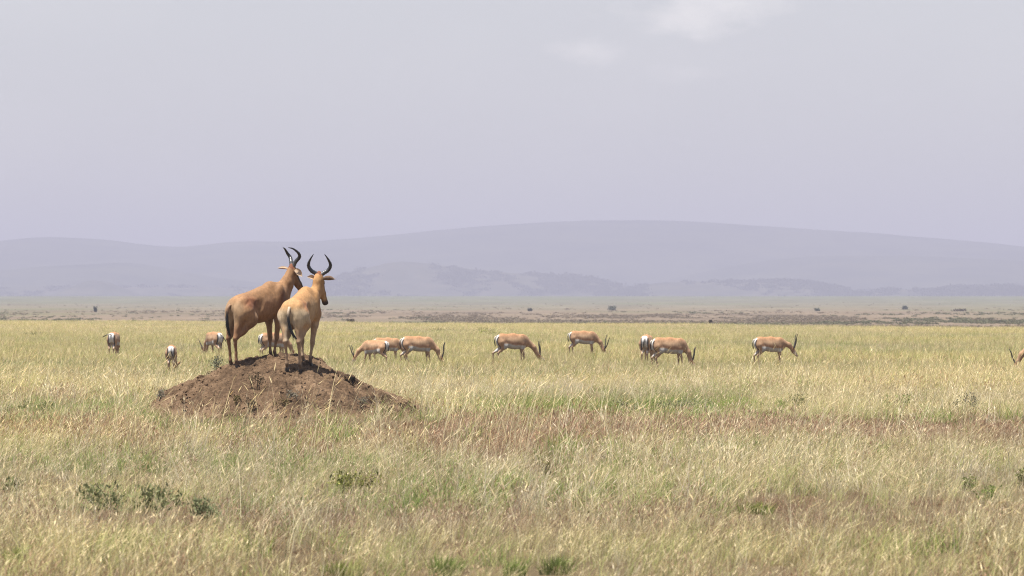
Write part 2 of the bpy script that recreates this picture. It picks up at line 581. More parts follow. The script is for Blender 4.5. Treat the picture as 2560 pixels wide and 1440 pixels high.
# ------------------------------------------------------------------ animals: smooth solids from blended tapered limbs
class Solid:
    """signed distance solid, sampled on a grid and skinned as one continuous mesh."""
    def __init__(self):
        self.p = []
    def cone(self, a, b, ra, rb, k=0.04, flat=1.0):
        self.p.append(('c', np.array(a, float), np.array(b, float), ra, rb, k, flat))
    def chain(self, pts, k=0.03, flat=1.0):
        for q, s in zip(pts[:-1], pts[1:]):
            self.cone(q[:3], s[:3], q[3], s[3], k, flat)
    def ell(self, c, r, rot=(0, 0, 0), k=0.05):
        m = np.array(Euler(tuple(R(x) for x in rot)).to_matrix())
        self.p.append(('e', np.array(c, float), np.array(r, float), m, None, k, None))
    def carve(self, c, r, rot=(0, 0, 0), k=0.03):
        m = np.array(Euler(tuple(R(x) for x in rot)).to_matrix())
        self.p.append(('s', np.array(c, float), np.array(r, float), m, None, k, None))
    def warp(self, fn):
        q = []
        for p in self.p:
            if p[0] == 'c':
                q.append(('c', np.array(fn(p[1])), np.array(fn(p[2]))) + p[3:])
            else:
                q.append(('e', np.array(fn(p[1]))) + p[2:])
        self.p = q
    def bounds(self):
        lo, hi = np.full(3, 1e9), np.full(3, -1e9)
        for p in self.p:
            if p[0] == 'c':
                r = max(p[3], p[4]) * max(1, p[6])
                lo = np.minimum(lo, np.minimum(p[1], p[2]) - r); hi = np.maximum(hi, np.maximum(p[1], p[2]) + r)
            else:
                r = p[2].max()
                lo = np.minimum(lo, p[1] - r); hi = np.maximum(hi, p[1] + r)
        return lo - 0.05, hi + 0.05
    def mesh(self, h):
        lo, hi = self.bounds()
        n = np.ceil((hi - lo) / h).astype(int) + 1
        ax = [lo[i] + h * np.arange(n[i]) for i in range(3)]
        D = np.full(tuple(n), 1.0, np.float32)
        for p in self.p:
            k = p[5]
            if p[0] == 'c':
                r = max(p[3], p[4]) + k + 2 * h
                r *= max(1, p[6])
                l = np.minimum(p[1], p[2]) - r; u = np.maximum(p[1], p[2]) + r
            else:
                r = p[2].max() + k + 2 * h
                l = p[1] - r; u = p[1] + r
            i0 = np.maximum(np.floor((l - lo) / h).astype(int), 0)
            i1 = np.minimum(np.ceil((u - lo) / h).astype(int) + 1, n)
            sl = tuple(slice(i0[i], i1[i]) for i in range(3))
            gx = ax[0][sl[0]][:, None, None]; gy = ax[1][sl[1]][None, :, None]; gz = ax[2][sl[2]][None, None, :]
            if p[0] == 'c':
                a, b, ra, rb, fl = p[1], p[2], p[3], p[4], p[6]
                d = b - a; L2 = d @ d + 1e-9
                t = np.clip(((gx - a[0]) * d[0] + (gy - a[1]) * d[1] + (gz - a[2]) * d[2]) / L2, 0, 1)
                ex = gx - a[0] - t * d[0]; ey = (gy - a[1] - t * d[1]) / fl; ez = gz - a[2] - t * d[2]
                v = (np.sqrt(ex * ex + ey * ey + ez * ez) - (ra + (rb - ra) * t)) * min(1.0, fl)
            else:
                c, rr, m = p[1], p[2], p[3]
                qx, qy, qz = gx - c[0], gy - c[1], gz - c[2]
                x = (m[0, 0] * qx + m[1, 0] * qy + m[2, 0] * qz) / rr[0]
                y = (m[0, 1] * qx + m[1, 1] * qy + m[2, 1] * qz) / rr[1]
                z = (m[0, 2] * qx + m[1, 2] * qy + m[2, 2] * qz) / rr[2]
                k0 = np.sqrt(x * x + y * y + z * z)
                k1 = np.sqrt((x / rr[0]) ** 2 + (y / rr[1]) ** 2 + (z / rr[2]) ** 2) + 1e-9
                v = k0 * (k0 - 1) / k1
            o = D[sl]
            if p[0] == 's':
                hh = np.maximum(k - np.abs(o + v), 0) / k
                D[sl] = np.maximum(o, -v) + hh * hh * k * 0.25
                continue
            hh = np.maximum(k - np.abs(o - v), 0) / k
            D[sl] = np.minimum(o, v) - hh * hh * k * 0.25
        return surface_nets(D, lo, h)

def surface_nets(D, lo, h):
    s = D < 0
    n = np.array(D.shape)
    cn = n - 1
    cnt = np.zeros(tuple(cn), np.int8)
    for i in (0, 1):
        for j in (0, 1):
            for k in (0, 1):
                cnt += s[i:i + cn[0], j:j + cn[1], k:k + cn[2]]
    act = (cnt > 0) & (cnt < 8)
    ijk = np.argwhere(act)
    idx = np.full(tuple(cn), -1, np.int64)
    idx[act] = np.arange(len(ijk))
    acc = np.zeros((len(ijk), 3)); num = np.zeros(len(ijk))
    cor = [(i, j, k) for i in (0, 1) for j in (0, 1) for k in (0, 1)]
    for a in cor:
        for axn in range(3):
            if a[axn]: continue
            b = list(a); b[axn] = 1
            va = D[ijk[:, 0] + a[0], ijk[:, 1] + a[1], ijk[:, 2] + a[2]]
            vb = D[ijk[:, 0] + b[0], ijk[:, 1] + b[1], ijk[:, 2] + b[2]]
            m = (va < 0) != (vb < 0)
            t = np.where(m, va / np.where(m, va - vb, 1), 0)
            pos = np.tile(np.array(a, float), (len(ijk), 1)); pos[:, axn] += t
            acc[m] += pos[m]; num[m] += 1
    V = lo + h * (ijk + acc / num[:, None])
    F = []
    for axn in range(3):
        o1, o2 = (axn + 1) % 3, (axn + 2) % 3
        s0 = [slice(None)] * 3; s1 = [slice(None)] * 3
        s0[axn] = slice(0, -1); s1[axn] = slice(1, None)
        ch = s[tuple(s0)] != s[tuple(s1)]
        e = np.argwhere(ch)
        ok = (e[:, o1] > 0) & (e[:, o2] > 0) & (e[:, o1] < cn[o1]) & (e[:, o2] < cn[o2])
        e = e[ok]
        neg = s[e[:, 0], e[:, 1], e[:, 2]]
        def at(d1, d2):
            q = e.copy(); q[:, o1] -= d1; q[:, o2] -= d2
            return idx[q[:, 0], q[:, 1], q[:, 2]]
        q = np.stack([at(1, 1), at(0, 1), at(0, 0), at(1, 0)], 1)
        q[~neg] = q[~neg][:, ::-1]
        F.append(q)
    F = np.concatenate(F)
    # one light relaxation
    for lam in (0.5, -0.3, 0.5):
        a2 = np.zeros_like(V); c2 = np.zeros(len(V))
        for i in range(4):
            p, q = F[:, i], F[:, (i + 1) % 4]
            np.add.at(a2, p, V[q]); np.add.at(a2, q, V[p])
            np.add.at(c2, p, 1); np.add.at(c2, q, 1)
        V = V + lam * (a2 / np.maximum(c2, 1)[:, None] - V)
    return V, F

def tube(pts, rad, n=10, ridges=0.0, nridge=0):
    """swept round tube through points, closed tip; ridges = ring relief along it."""
    P = np.array(pts, float)
    # resample with Catmull-Rom
    M = max(24, nridge * 3 if nridge else 24)
    tt = np.linspace(0, len(P) - 1, M)
    Q = []; rr = []
    for t in tt:
        i = min(int(t), len(P) - 2); u = t - i
        p0 = P[max(i - 1, 0)]; p1 = P[i]; p2 = P[i + 1]; p3 = P[min(i + 2, len(P) - 1)]
        Q.append(0.5 * ((2 * p1) + (-p0 + p2) * u + (2 * p0 - 5 * p1 + 4 * p2 - p3) * u * u + (-p0 + 3 * p1 - 3 * p2 + p3) * u ** 3))
        rr.append(np.interp(t, np.arange(len(rad)), rad))
    Q = np.array(Q); rr = np.array(rr)
    if nridge:
        s = np.linspace(0, 1, M)
        rr = rr * (1 + ridges * np.sin(s * nridge * 6.283) * (s < 0.75))
    V = []; nrm = np.array([0.13, 0.97, 0.2])
    for i in range(M):
        t = Q[min(i + 1, M - 1)] - Q[max(i - 1, 0)]
        t /= np.linalg.norm(t) + 1e-9
        nrm = nrm - t * (nrm @ t); nrm /= np.linalg.norm(nrm) + 1e-9
        b = np.cross(t, nrm)
        for j in range(n):
            a = j / n * 6.28318
            V.append(Q[i] + rr[i] * (math.cos(a) * nrm + math.sin(a) * b))
    F = []
    for i in range(M - 1):
        for j in range(n):
            F.append((i * n + j, i * n + (j + 1) % n, (i + 1) * n + (j + 1) % n, (i + 1) * n + j))
    V.append(Q[0]); V.append(Q[-1])
    T = [(len(V) - 2, (j + 1) % n, j) for j in range(n)] + [(len(V) - 1, (M - 1) * n + j, (M - 1) * n + (j + 1) % n) for j in range(n)]
    par = np.concatenate([np.repeat(np.linspace(0, 1, M), n), [0, 1]])
    return np.array(V), [np.array(F), np.array(T)], par

def ear_shape(L, W, cup=0.5, thick=0.007):
    """leaf shaped ear along +X, opening towards +Z."""
    nu, nv_ = 13, 9
    V = []; inner = []
    for side in (0, 1):
        for i in range(nu):
            t = i / (nu - 1)
            wd = W * (0.42 * (1 - t) + 1.0 * math.sin(math.pi * min(1, t * 0.86 + 0.06)) ** 0.8) * 0.5 * (1 - t ** 6) + 0.0015
            for j in range(nv_):
                u = j / (nv_ - 1) * 2 - 1
                y = wd * u * (1 - 0.12 * u * u)
                z = cup * wd * (u * u) + 0.03 * L * math.sin(t * 3.1) - side * thick * (1 - u * u) * (1 - t ** 8)
                V.append((t * L, y, z))
                inner.append(1 - side)
    n1 = nu * nv_
    F = grid_faces(nu, nv_)
    return np.array(V), [np.concatenate([F, F[:, ::-1] + n1])], np.array(inner)

def ico(r, sub=2):
    import bmesh
    bm = bmesh.new(); bmesh.ops.create_icosphere(bm, subdivisions=sub, radius=r)
    v = np.array([x.co[:] for x in bm.verts]); f = np.array([[q.index for q in p.verts] for p in bm.faces]); bm.free()
    return v, [f]

def hoof_shape(L=0.085, W=0.07, H=0.065):
    """a pair of pointed toes with a cleft, toes towards +X."""
    V, F = [], []
    for s in (-1, 1):
        y0, y1 = (0.004 * s, W / 2 * s)
        o = len(V)
        ring = [(-0.38, y0, 0), (-0.42, (y0 + y1) / 2, 0), (-0.3, y1, 0), (0.15, y1 * 1.02, 0), (0.58, (y0 * 1.6 + y1) / 2.4, 0), (0.3, y0, 0)]
        for z, k, dx in ((0, 1.0, 0), (0.35, 0.95, -0.05), (0.8, 0.82, -0.14), (1.0, 0.7, -0.18)):
            for (a, b_, _) in ring:
                cy = (y0 + y1) / 2
                V.append(((a * k + dx) * L, cy + (b_ - cy) * k, z * H))
        for l in range(3):
            for j in range(6):
                q = (o + l * 6 + j, o + l * 6 + (j + 1) % 6, o + (l + 1) * 6 + (j + 1) % 6, o + (l + 1) * 6 + j)
                F.append(q if s < 0 else q[::-1])
        c1 = len(V); V.append((0, (y0 + y1) / 2, 0)); c2 = len(V); V.append((-0.18 * L, (y0 + y1) / 2, H * 1.02))
        for j in range(6):
            for c, l in ((c1, 0), (c2, 3)):
                F.append((o + l * 6 + j, o + l * 6 + (j + 1) % 6, c, c))
    F = np.array(F)
    tri = F[F[:, 2] == F[:, 3]][:, :3]; quad = F[F[:, 2] != F[:, 3]]
    return np.array(V), [quad, tri]

def frame(origin, fwd, up):
    """4x4 with +X along fwd, +Z near up."""
    x = Vector(fwd).normalized(); y = Vector(up).cross(x).normalized(); z = x.cross(y)
    m = Matrix((x, y, z)).transposed().to_4x4()
    m.translation = Vector(origin)
    return m

def xf(m, V):
    a = np.array(m)
    return V @ a[:3, :3].T + a[:3, 3]

def mixc(a, b, t):
    t = np.asarray(t)[:, None]
    return a * (1 - t) + np.array(b) * t

# ------------------------------------------------------------------ hartebeest
def hartebeest(root, pose, voxel=0.0125):
    """root: Empty on the ground, +X forward. pose: hooves (height of the ground under each), head frame, colours."""
    s = pose['size']
    hf, hr = pose['front'], pose['rear']          # (left z, right z) ground heights under the hooves, local
    xf_, xr_ = 0.33, -0.56
    gf, gr = sum(hf) / 2, sum(hr) / 2
    def slope(x): return gr + (gf - gr) * (np.clip(x, -0.68, 0.46) - xr_) / (xf_ - xr_)
    B = Solid()
    # trunk
    B.ell((0.08, 0, 0.94), (0.44, 0.19, 0.255), (0, -7, 0), 0.08)
    B.ell((0.30, 0, 0.955), (0.22, 0.18, 0.265), (0, 0, 0), 0.08)
    B.cone((-0.02, 0, 1.07), (0.19, 0, 1.18), 0.09, 0.065, 0.09)
    B.cone((0.19, 0, 1.18), (0.42, 0, 1.08), 0.065, 0.10, 0.09)
    B.ell((-0.25, 0, 0.93), (0.30, 0.18, 0.215), (0, -5, 0), 0.09)
    B.ell((-0.44, 0, 0.95), (0.20, 0.175, 0.185), (0, 0, 0), 0.08)
    B.cone((-0.50, 0, 1.04), (0.0, 0, 1.085), 0.075, 0.09, 0.1)
    B.ell((-0.06, 0, 0.79), (0.34, 0.155, 0.145), (0, 4, 0), 0.09)
    B.ell((0.43, 0, 0.88), (0.115, 0.105, 0.17), (0, 12, 0), 0.08)
    for sd_ in (1, -1):
        B.ell((-0.44, 0.105 * sd_, 0.88), (0.19, 0.102, 0.235), (0, -14, 0), 0.032)        # haunch
        B.ell((-0.30, 0.125 * sd_, 1.00), (0.10, 0.06, 0.09), (0, 0, 0), 0.035)           # hip
        B.ell((0.27, 0.125 * sd_, 0.97), (0.11, 0.085, 0.25), (0, 14, 0), 0.028)            # shoulder blade
        B.ell((0.36, 0.125 * sd_, 0.83), (0.10, 0.07, 0.13), (0, -10, 0), 0.04)
    for sd_ in (1, -1):
        B.carve((-0.17, 0.215 * sd_, 0.96), (0.10, 0.055, 0.16), (0, 20, 0), 0.03)        # flank hollow
        B.carve((0.12, 0.245 * sd_, 0.86), (0.035, 0.06, 0.22), (0, 14, 0), 0.02)          # behind the shoulder
        B.carve((-0.42, 0.215 * sd_, 1.03), (0.12, 0.045, 0.035), (0, -30, 0), 0.02)       # under the croup
        for q in range(5):
            B.carve((-0.02 + 0.035 * q - 0.03, 0.232 * sd_, 0.83), (0.010, 0.03, 0.17), (0, 10, 0), 0.012)
    B.ell((0.13, 0, 1.195), (0.05, 0.022, 0.028), (0, -20, 0), 0.03)
    # legs
    legs = {}
    for key, sd_, gz in (('fl', 1, hf[0]), ('fr', -1, hf[1])):
        dx, dy = pose['legs'][key]
        g = gz - slope(xf_ + dx)
        y = 0.115 * sd_
        B.chain([(0.34, y * 1.05, 0.80, 0.088), (0.30 + dx * 0.25, y, 0.64, 0.058), (0.315 + dx * 0.6, y + dy * 0.5, 0.40 + g * 0.5, 0.037)], 0.05)
        B.chain([(0.315 + dx * 0.6, y + dy * 0.5, 0.40 + g * 0.5, 0.037), (0.322 + dx * 0.62, y + dy * 0.52, 0.355 + g * 0.6, 0.036),
                 (0.315 + dx * 0.8, y + dy * 0.8, 0.22 + g, 0.021), (0.32 + dx, y + dy, 0.125 + g, 0.025), (0.345 + dx, y + dy, 0.055 + g, 0.030)], 0.02)
        legs[key] = (0.35 + dx, y + dy, g)
    for key, sd_, gz in (('rl', 1, hr[0]), ('rr', -1, hr[1])):
        dx, dy = pose['legs'][key]
        g = gz - slope(xr_ + dx)
        y = 0.115 * sd_
        B.chain([(-0.42, y, 0.88, 0.15), (-0.33, y * 1.15, 0.73, 0.115), (-0.46 + dx * 0.4, y * 1.05 + dy * 0.4, 0.585, 0.062),
                 (-0.585 + dx * 0.75, y + dy * 0.7, 0.475 + g * 0.4, 0.036)], 0.055)
        B.cone((-0.52, y * 0.9, 0.82), (-0.60 + dx * 0.8, y + dy * 0.7, 0.50 + g * 0.4), 0.09, 0.025, 0.05)   # tendon
        B.chain([(-0.60 + dx * 0.8, y + dy * 0.7, 0.485 + g * 0.4, 0.030), (-0.585 + dx * 0.9, y + dy * 0.8, 0.40 + g * 0.6, 0.027),
                 (-0.565 + dx, y + dy * 0.9, 0.24 + g, 0.022), (-0.56 + dx, y + dy, 0.125 + g, 0.026), (-0.535 + dx, y + dy, 0.055 + g, 0.031)], 0.02)
        legs[key] = (-0.53 + dx, y + dy, g)
    # neck, to the poll
    hm = pose['head']                              # head frame: +X towards the muzzle, +Z out of the forehead
    poll = np.array(hm.translation)
    nb = np.array((0.40, 0, 1.00)); nm = np.array(pose['neck_mid'])
    B.cone(nb, nm, 0.155, pose['neck_r'], 0.08, 0.70)
    B.cone(nm, poll + np.array(hm.to_3x3() @ Vector((0.01, 0, -0.045))), 0.100, 0.076, 0.05, 0.85)
    B.cone((0.50, 0, 0.90), nm + np.array((0.03, 0, -0.05)), 0.09, 0.07, 0.07, 0.8)
    # head
    H = Solid()
    H.ell((0.03, 0, -0.035), (0.10, 0.068, 0.075), (0, 0, 0), 0.03)
    H.cone((-0.02, 0, 0.0), (-0.055, 0, 0.012), 0.048, 0.040, 0.03)      # horn pedestal
    H.cone((0.05, 0, -0.03), (0.27, 0, -0.032), 0.062, 0.044, 0.04, 0.9)
    H.cone((0.27, 0, -0.032), (0.425, 0, -0.038), 0.044, 0.043, 0.03)
    H.cone((0.05, 0, -0.10), (0.26, 0, -0.072), 0.055, 0.034, 0.05, 0.75)  # jaw
    H.cone((0.26, 0, -0.072), (0.415, 0, -0.066), 0.034, 0.028, 0.03)
    H.ell((0.44, 0, -0.045), (0.03, 0.042, 0.042), (0, 0, 0), 0.02)
    for sd_ in (1, -1):
        H.ell((0.10, 0.052 * sd_, -0.015), (0.035, 0.018, 0.022), (0, 0, 0), 0.02)   # brow
        H.ell((0.44, 0.026 * sd_, -0.02), (0.02, 0.012, 0.012), (0, 0, 0), 0.015)
    a = np.array(hm)
    m3 = a[:3, :3]
    for p in H.p:
        if p[0] == 'c':
            B.p.append(('c', m3 @ p[1] + a[:3, 3], m3 @ p[2] + a[:3, 3]) + p[3:6] + (1.0,))
        else:
            B.p.append(('e', m3 @ p[1] + a[:3, 3], p[2], m3 @ p[3], None, p[5], None))
    B.p = [((p[0], p[1] * s, p[2] * s, p[3] * s, p[4] * s) + p[5:]) if p[0] == 'c' else (p[0], p[1] * s, p[2] * s) + p[3:] for p in B.p]
    V, F = B.mesh(voxel)
    low_n = fbm(V[:, 0] * 7 + 5, V[:, 2] * 7 + V[:, 1] * 5, 3, 91) - 0.5
    V[:, 1] += np.sign(V[:, 1]) * low_n * 0.012 * np.clip(np.abs(V[:, 1]) / 0.08, 0, 1) * (V[:, 2] > 0.55)
    # fine head: none needed at this size; colour first, in the unsloped frame
    P = V / s
    hv = (P - a[:3, 3]) @ m3                       # head coordinates
    x, y, z = P[:, 0], P[:, 1], P[:, 2]
    c = np.tile(np.array(pose['coat']), (len(P), 1)).astype(float)
    nz = fbm(x * 9 + 3, z * 9 + y * 7, 3, 3)
    saddle = sstep(0.95, 1.12, z) * sstep(-0.62, -0.3, x)
    c = mixc(c, pose['saddle'], saddle * 0.85)
    low = sstep(0.74, 0.60, z + 0.10 * (nz - 0.5)) * (x < 0.7)
    c = mixc(c, pose['leg'], low * 0.9)
    rump = sstep(pose['rump_x'], pose['rump_x'] - 0.13, x - 0.25 * (z - 0.98) + 0.14 * (nz - 0.5)) * sstep(0.62, 0.80, z) * sstep(pose['rump_top'] + 0.09, pose['rump_top'] - 0.04, z + 0.08 * (nz - 0.5))
    c = mixc(c, pose['rump'], rump * 0.9)
    inn = sstep(0.10, 0.045, np.abs(y)) * sstep(0.9, 0.75, z) * (x < -0.2) * (z > 0.5)
    c = mixc(c, pose['pale'], inn * 0.7)
    bel = sstep(0.72, 0.64, z) * (np.abs(x) < 0.33)
    c = mixc(c, pose['pale'], bel * 0.35)
    blade = np.exp(-(((x - 0.36) / 0.09) ** 2 + ((z - 0.86) / 0.14) ** 2)) * (np.abs(y) > 0.08)
    c = mixc(c, (0.07, 0.035, 0.02), np.clip(blade * pose['dark'], 0, 0.75))
    arm = np.exp(-(((x - 0.30) / 0.05) ** 2 + ((z - 1.06) / 0.07) ** 2)) * (np.abs(y) > 0.05)
    c = mixc(c, (0.08, 0.04, 0.022), np.clip(arm * pose['dark'], 0, 0.6))
    # knees and pasterns
    past = sstep(0.17, 0.10, z) * (z < 0.2)
    c = mixc(c, (0.10, 0.07, 0.05), past * 0.75)
    fk = np.exp(-(((z - 0.34) / 0.06) ** 2)) * (x > 0.1) * (x < 0.6)
    c = mixc(c, np.array(pose['leg']) * 0.62, fk * 0.5)
    rib = np.exp(-(((x - 0.03) / 0.19) ** 2 + ((z - 0.93) / 0.13) ** 2) ** 2)
    c = mixc(c, pose['rib'], rib * 0.65)
    sh = np.exp(-(((x - 0.31) / 0.10) ** 2 + ((z - 0.93) / 0.17) ** 2) ** 2)
    c = mixc(c, pose['hip'], sh * 0.45)
    th = np.exp(-(((x + 0.40) / 0.16) ** 2 + ((z - 0.84) / 0.10) ** 2) ** 2)
    c = mixc(c, pose['thigh'], th * 0.75)
    hip = np.exp(-(((x + 0.36) / 0.13) ** 2 + ((z - 1.01) / 0.09) ** 2))
    c = mixc(c, pose['hip'], np.clip(hip * 1.3, 0, 0.9))
    mott = fbm(x * 4.5 + 11, z * 5 + np.abs(y) * 3, 4, 33, 0.6)
    c = c * (1 + 0.55 * (mott - 0.5))[:, None]
    # head
    inh = (np.linalg.norm(P - a[:3, 3], axis=1) < 0.52) & (hv[:, 0] > -0.12) & (np.abs(hv[:, 1]) < 0.09) & (hv[:, 2] > -0.17) & (hv[:, 2] < 0.09)
    face = inh * sstep(-0.06, -0.025, hv[:, 2]) * sstep(-0.02, 0.05, hv[:, 0]) * sstep(0.085, 0.05, np.abs(hv[:, 1]))
    c = mixc(c, (0.035, 0.022, 0.018), face * pose['blaze'])
    ped = inh * sstep(0.0, -0.05, hv[:, 0]) * (hv[:, 2] > -0.06)
    c = mixc(c, (0.16, 0.045, 0.022), ped * 0.85)
    muz = inh * sstep(0.35, 0.43, hv[:, 0])
    c = mixc(c, (0.02, 0.017, 0.016), muz * 0.92)
    # lean everything up the slope
    V[:, 2] += slope(V[:, 0] / s) * s
    body = link('body', make_mesh('hartebeest_body', V, F, np.clip(c, 0, 1), M_COAT), root)
    def up(Vx):
        Vx = Vx.copy()
        Vx[:, 2] += slope(Vx[:, 0])
        Vx *= s
        return Vx
    # horns
    for k, sd_ in ((0, 1), (1, -1)):
        pts = [(q[0], q[1] * sd_, q[2]) for q in pose['horns'][k]]
        hvv, hff, par = tube(pts, pose['horn_r'], 10, 0.07, 12)
        col = np.tile(np.array((0.018, 0.017, 0.018)), (len(hvv), 1))
        col = mixc(col, (0.09, 0.085, 0.08), sstep(0.40, 0.05, par) * 0.7)
        link('horn', make_mesh('horn', up(xf(pose['horn_frame'], hvv)), hff, col, M_HORN), root)
    # ears
    for (m, L, W) in pose['ears']:
        ev, ef, inner = ear_shape(L, W)
        col = np.where(inner[:, None] > 0.5, np.array((0.50, 0.36, 0.24)), np.array(pose['ear']))
        edge = sstep(0.80, 1.0, ev[:, 0] / L)
        col = mixc(col, (0.62, 0.52, 0.42), edge * 0.7)
        link('ear', make_mesh('ear', up(xf(m, ev)), ef, col, M_COAT), root)
    # eyes
    for sd_ in (1, -1):
        e, f = ico(0.017)
        link('eye', make_mesh('eye', up(xf(hm, e + np.array((0.115, 0.061 * sd_, -0.028)))), f, None, M_EYE), root)
    # tail: coat coloured above, black hair towards the tip
    tv, tf, par = tube(pose['tail'], pose['tail_r'], 9)
    nzt = 0.85 + 0.3 * vnoise(par * 60, tv[:, 1] * 300, 4)
    col = mixc(np.tile(np.array(pose['tail_col']), (len(tv), 1)), (0.012, 0.011, 0.011), sstep(0.22, 0.42, par)) * nzt[:, None]
    tv = up(tv)
    tail = link('tail', make_mesh('tail', tv, tf, col, M_HAIR), root)
    # a fringe of loose hair on the tail
    r = np.random.default_rng(5); hv_, hf_ = [], []
    P3 = np.array(pose['tail'], float)
    for i in range(90):
        t = 1.1 + r.random() * (len(P3) - 2.2)
        q = int(t); p = P3[q] + (P3[min(q + 1, len(P3) - 1)] - P3[q]) * (t - q)
        d = np.array((r.normal() * 0.02 - 0.015, r.normal() * 0.02, -0.06 - 0.05 * r.random()))
        o = len(hv_); wv = r.normal(size=3) * 0.004
        hv_ += [p - wv, p + wv, p + d]
        hf_.append((o, o + 1, o + 2))
    hv_ = up(np.array(hv_))
    link('hair_fringe', make_mesh('hair_fringe', hv_, np.array(hf_), np.tile((0.012, 0.011, 0.011), (len(hv_), 1)), M_HAIR), tail)
    # hooves
    for k in ('fl', 'fr', 'rl', 'rr'):
        v, f = hoof_shape(0.08, 0.062, 0.062)
        p = np.array(legs[k])
        v = up(v + np.array((p[0], p[1], p[2] - 0.008)))
        link('hoof', make_mesh('hoof', v, f, None, M_HOOF, smooth=False), root)
    return body

def build_hartebeests():
    # --- left animal: redder, side turned to us, muzzle over the back of the other
    def place(name, label, X, Y, head_deg, pose):
        th = R(head_deg)
        ct, st = math.cos(th), math.sin(th)
        z0 = float(ground_top(X, Y))
        root = thing(name, label, 'antelope', (X, Y, z0), th, 'hartebeests on the mound')
        s = pose['size']
        def gz(x, y):
            return float(ground_top(X + (x * ct - y * st) * s, Y + (x * st + y * ct) * s)) / s - z0 / s
        L = pose['legs']
        pose['front'] = (gz(0.33 + L['fl'][0], 0.115 + L['fl'][1]), gz(0.33 + L['fr'][0], -0.115 + L['fr'][1]))
        pose['rear'] = (gz(-0.56 + L['rl'][0], 0.115 + L['rl'][1]), gz(-0.56 + L['rr'][0], -0.115 + L['rr'][1]))
        hartebeest(root, pose)
        return root
    # LEFT
    hm = frame((0.715, 0.0, 1.43), (0.55, -0.04, -0.83), (0.83, 0, 0.55))
    hb = frame((0.705, 0.0, 1.468), (1, 0, 0), (0, 0, 1))
    hl = [(0, 0.022, 0.0), (0.018, 0.050, 0.075), (0.050, 0.108, 0.150), (0.012, 0.132, 0.215), (-0.075, 0.100, 0.285), (-0.150, 0.062, 0.305)]
    left = dict(neck_r=0.100, size=0.985, legs={'fl': (0.0, -0.01), 'fr': (-0.01, 0.11), 'rl': (0.03, 0.0), 'rr': (-0.04, 0.01)},
                head=hm, neck_mid=(0.58, 0, 1.205), head_x=0.60,
                hip=(0.17, 0.062, 0.027), rib=(0.40, 0.235, 0.13), thigh=(0.42, 0.255, 0.14), rump_x=-0.48, rump_top=1.02, coat=(0.335, 0.188, 0.090), saddle=(0.265, 0.142, 0.066), leg=(0.27, 0.14, 0.072), rump=(0.44, 0.29, 0.165),
                pale=(0.50, 0.36, 0.22), dark=0.8, blaze=0.95, ear=(0.50, 0.27, 0.11), tail_col=(0.30, 0.17, 0.09),
                horns=(hl, hl), horn_r=[0.035, 0.033, 0.029, 0.023, 0.014, 0.004], horn_frame=hb,
                ears=[(frame((0.665, 0.065, 1.43), (-0.75, 0.75, 0.08), (-0.3, -0.2, 0.9)), 0.17, 0.075),
                      (frame((0.705, -0.07, 1.425), (0.28, -0.55, -0.62), (-0.6, -0.6, 0.3)), 0.17, 0.085)],
                tail=[(-0.63, 0, 1.02), (-0.685, 0, 0.97), (-0.70, 0.0, 0.87), (-0.70, 0.0, 0.75), (-0.675, 0.0, 0.63), (-0.63, 0, 0.52)],
                tail_r=[0.028, 0.024, 0.022, 0.026, 0.024, 0.006])
    place('hartebeest', 'reddish brown hartebeest standing side-on across the mound, muzzle over the other antelope', -3.965, 80.52, 45, left)
    # RIGHT
    hm = frame((0.60, -0.105, 1.40), (0.26, -0.19, -0.94), (0.82, -0.26, 0.30))
    hb = frame((0.585, -0.105, 1.43), (0.95, 0.22, 0.0), (0, 0, 1))
    hr_ = [(0, 0.026, 0.0), (0.01, 0.07, 0.03), (0.02, 0.14, 0.075), (0.01, 0.178, 0.155), (-0.03, 0.15, 0.24), (-0.07, 0.088, 0.335)]
    right = dict(neck_r=0.084, size=0.975, legs={'fl': (-0.02, -0.03), 'fr': (0.02, 0.085), 'rl': (-0.03, -0.06), 'rr': (0.03, -0.03)},
                 head=hm, neck_mid=(0.52, -0.08, 1.18), head_x=0.50,
                 hip=(0.27, 0.115, 0.045), rib=(0.50, 0.32, 0.16), thigh=(0.52, 0.40, 0.265), rump_x=-0.36, rump_top=0.97, coat=(0.465, 0.265, 0.115), saddle=(0.385, 0.205, 0.082), leg=(0.36, 0.24, 0.15), rump=(0.56, 0.43, 0.275),
                 pale=(0.58, 0.46, 0.32), dark=0.25, blaze=0.5, ear=(0.22, 0.14, 0.09), tail_col=(0.5, 0.38, 0.26),
                 horns=(hr_, hr_), horn_r=[0.035, 0.034, 0.031, 0.027, 0.018, 0.004], horn_frame=hb,
                 ears=[(frame((0.58, -0.04, 1.36), (-0.75, 0.62, 0.22), (-0.55, -0.6, 0.5)), 0.17, 0.08),
                       (frame((0.58, -0.17, 1.36), (-0.16, -0.98, 0.0), (0.75, -0.1, 0.6)), 0.225, 0.085)],
                 tail=[(-0.62, 0, 1.03), (-0.67, 0, 0.97), (-0.685, 0.0, 0.87), (-0.68, -0.02, 0.75), (-0.66, -0.06, 0.63), (-0.64, -0.13, 0.53)],
                 tail_r=[0.028, 0.024, 0.022, 0.024, 0.022, 0.006])
    place('hartebeest', 'paler tawny hartebeest standing with its rump to us on the right of the mound', -3.285, 80.02, 74, right)

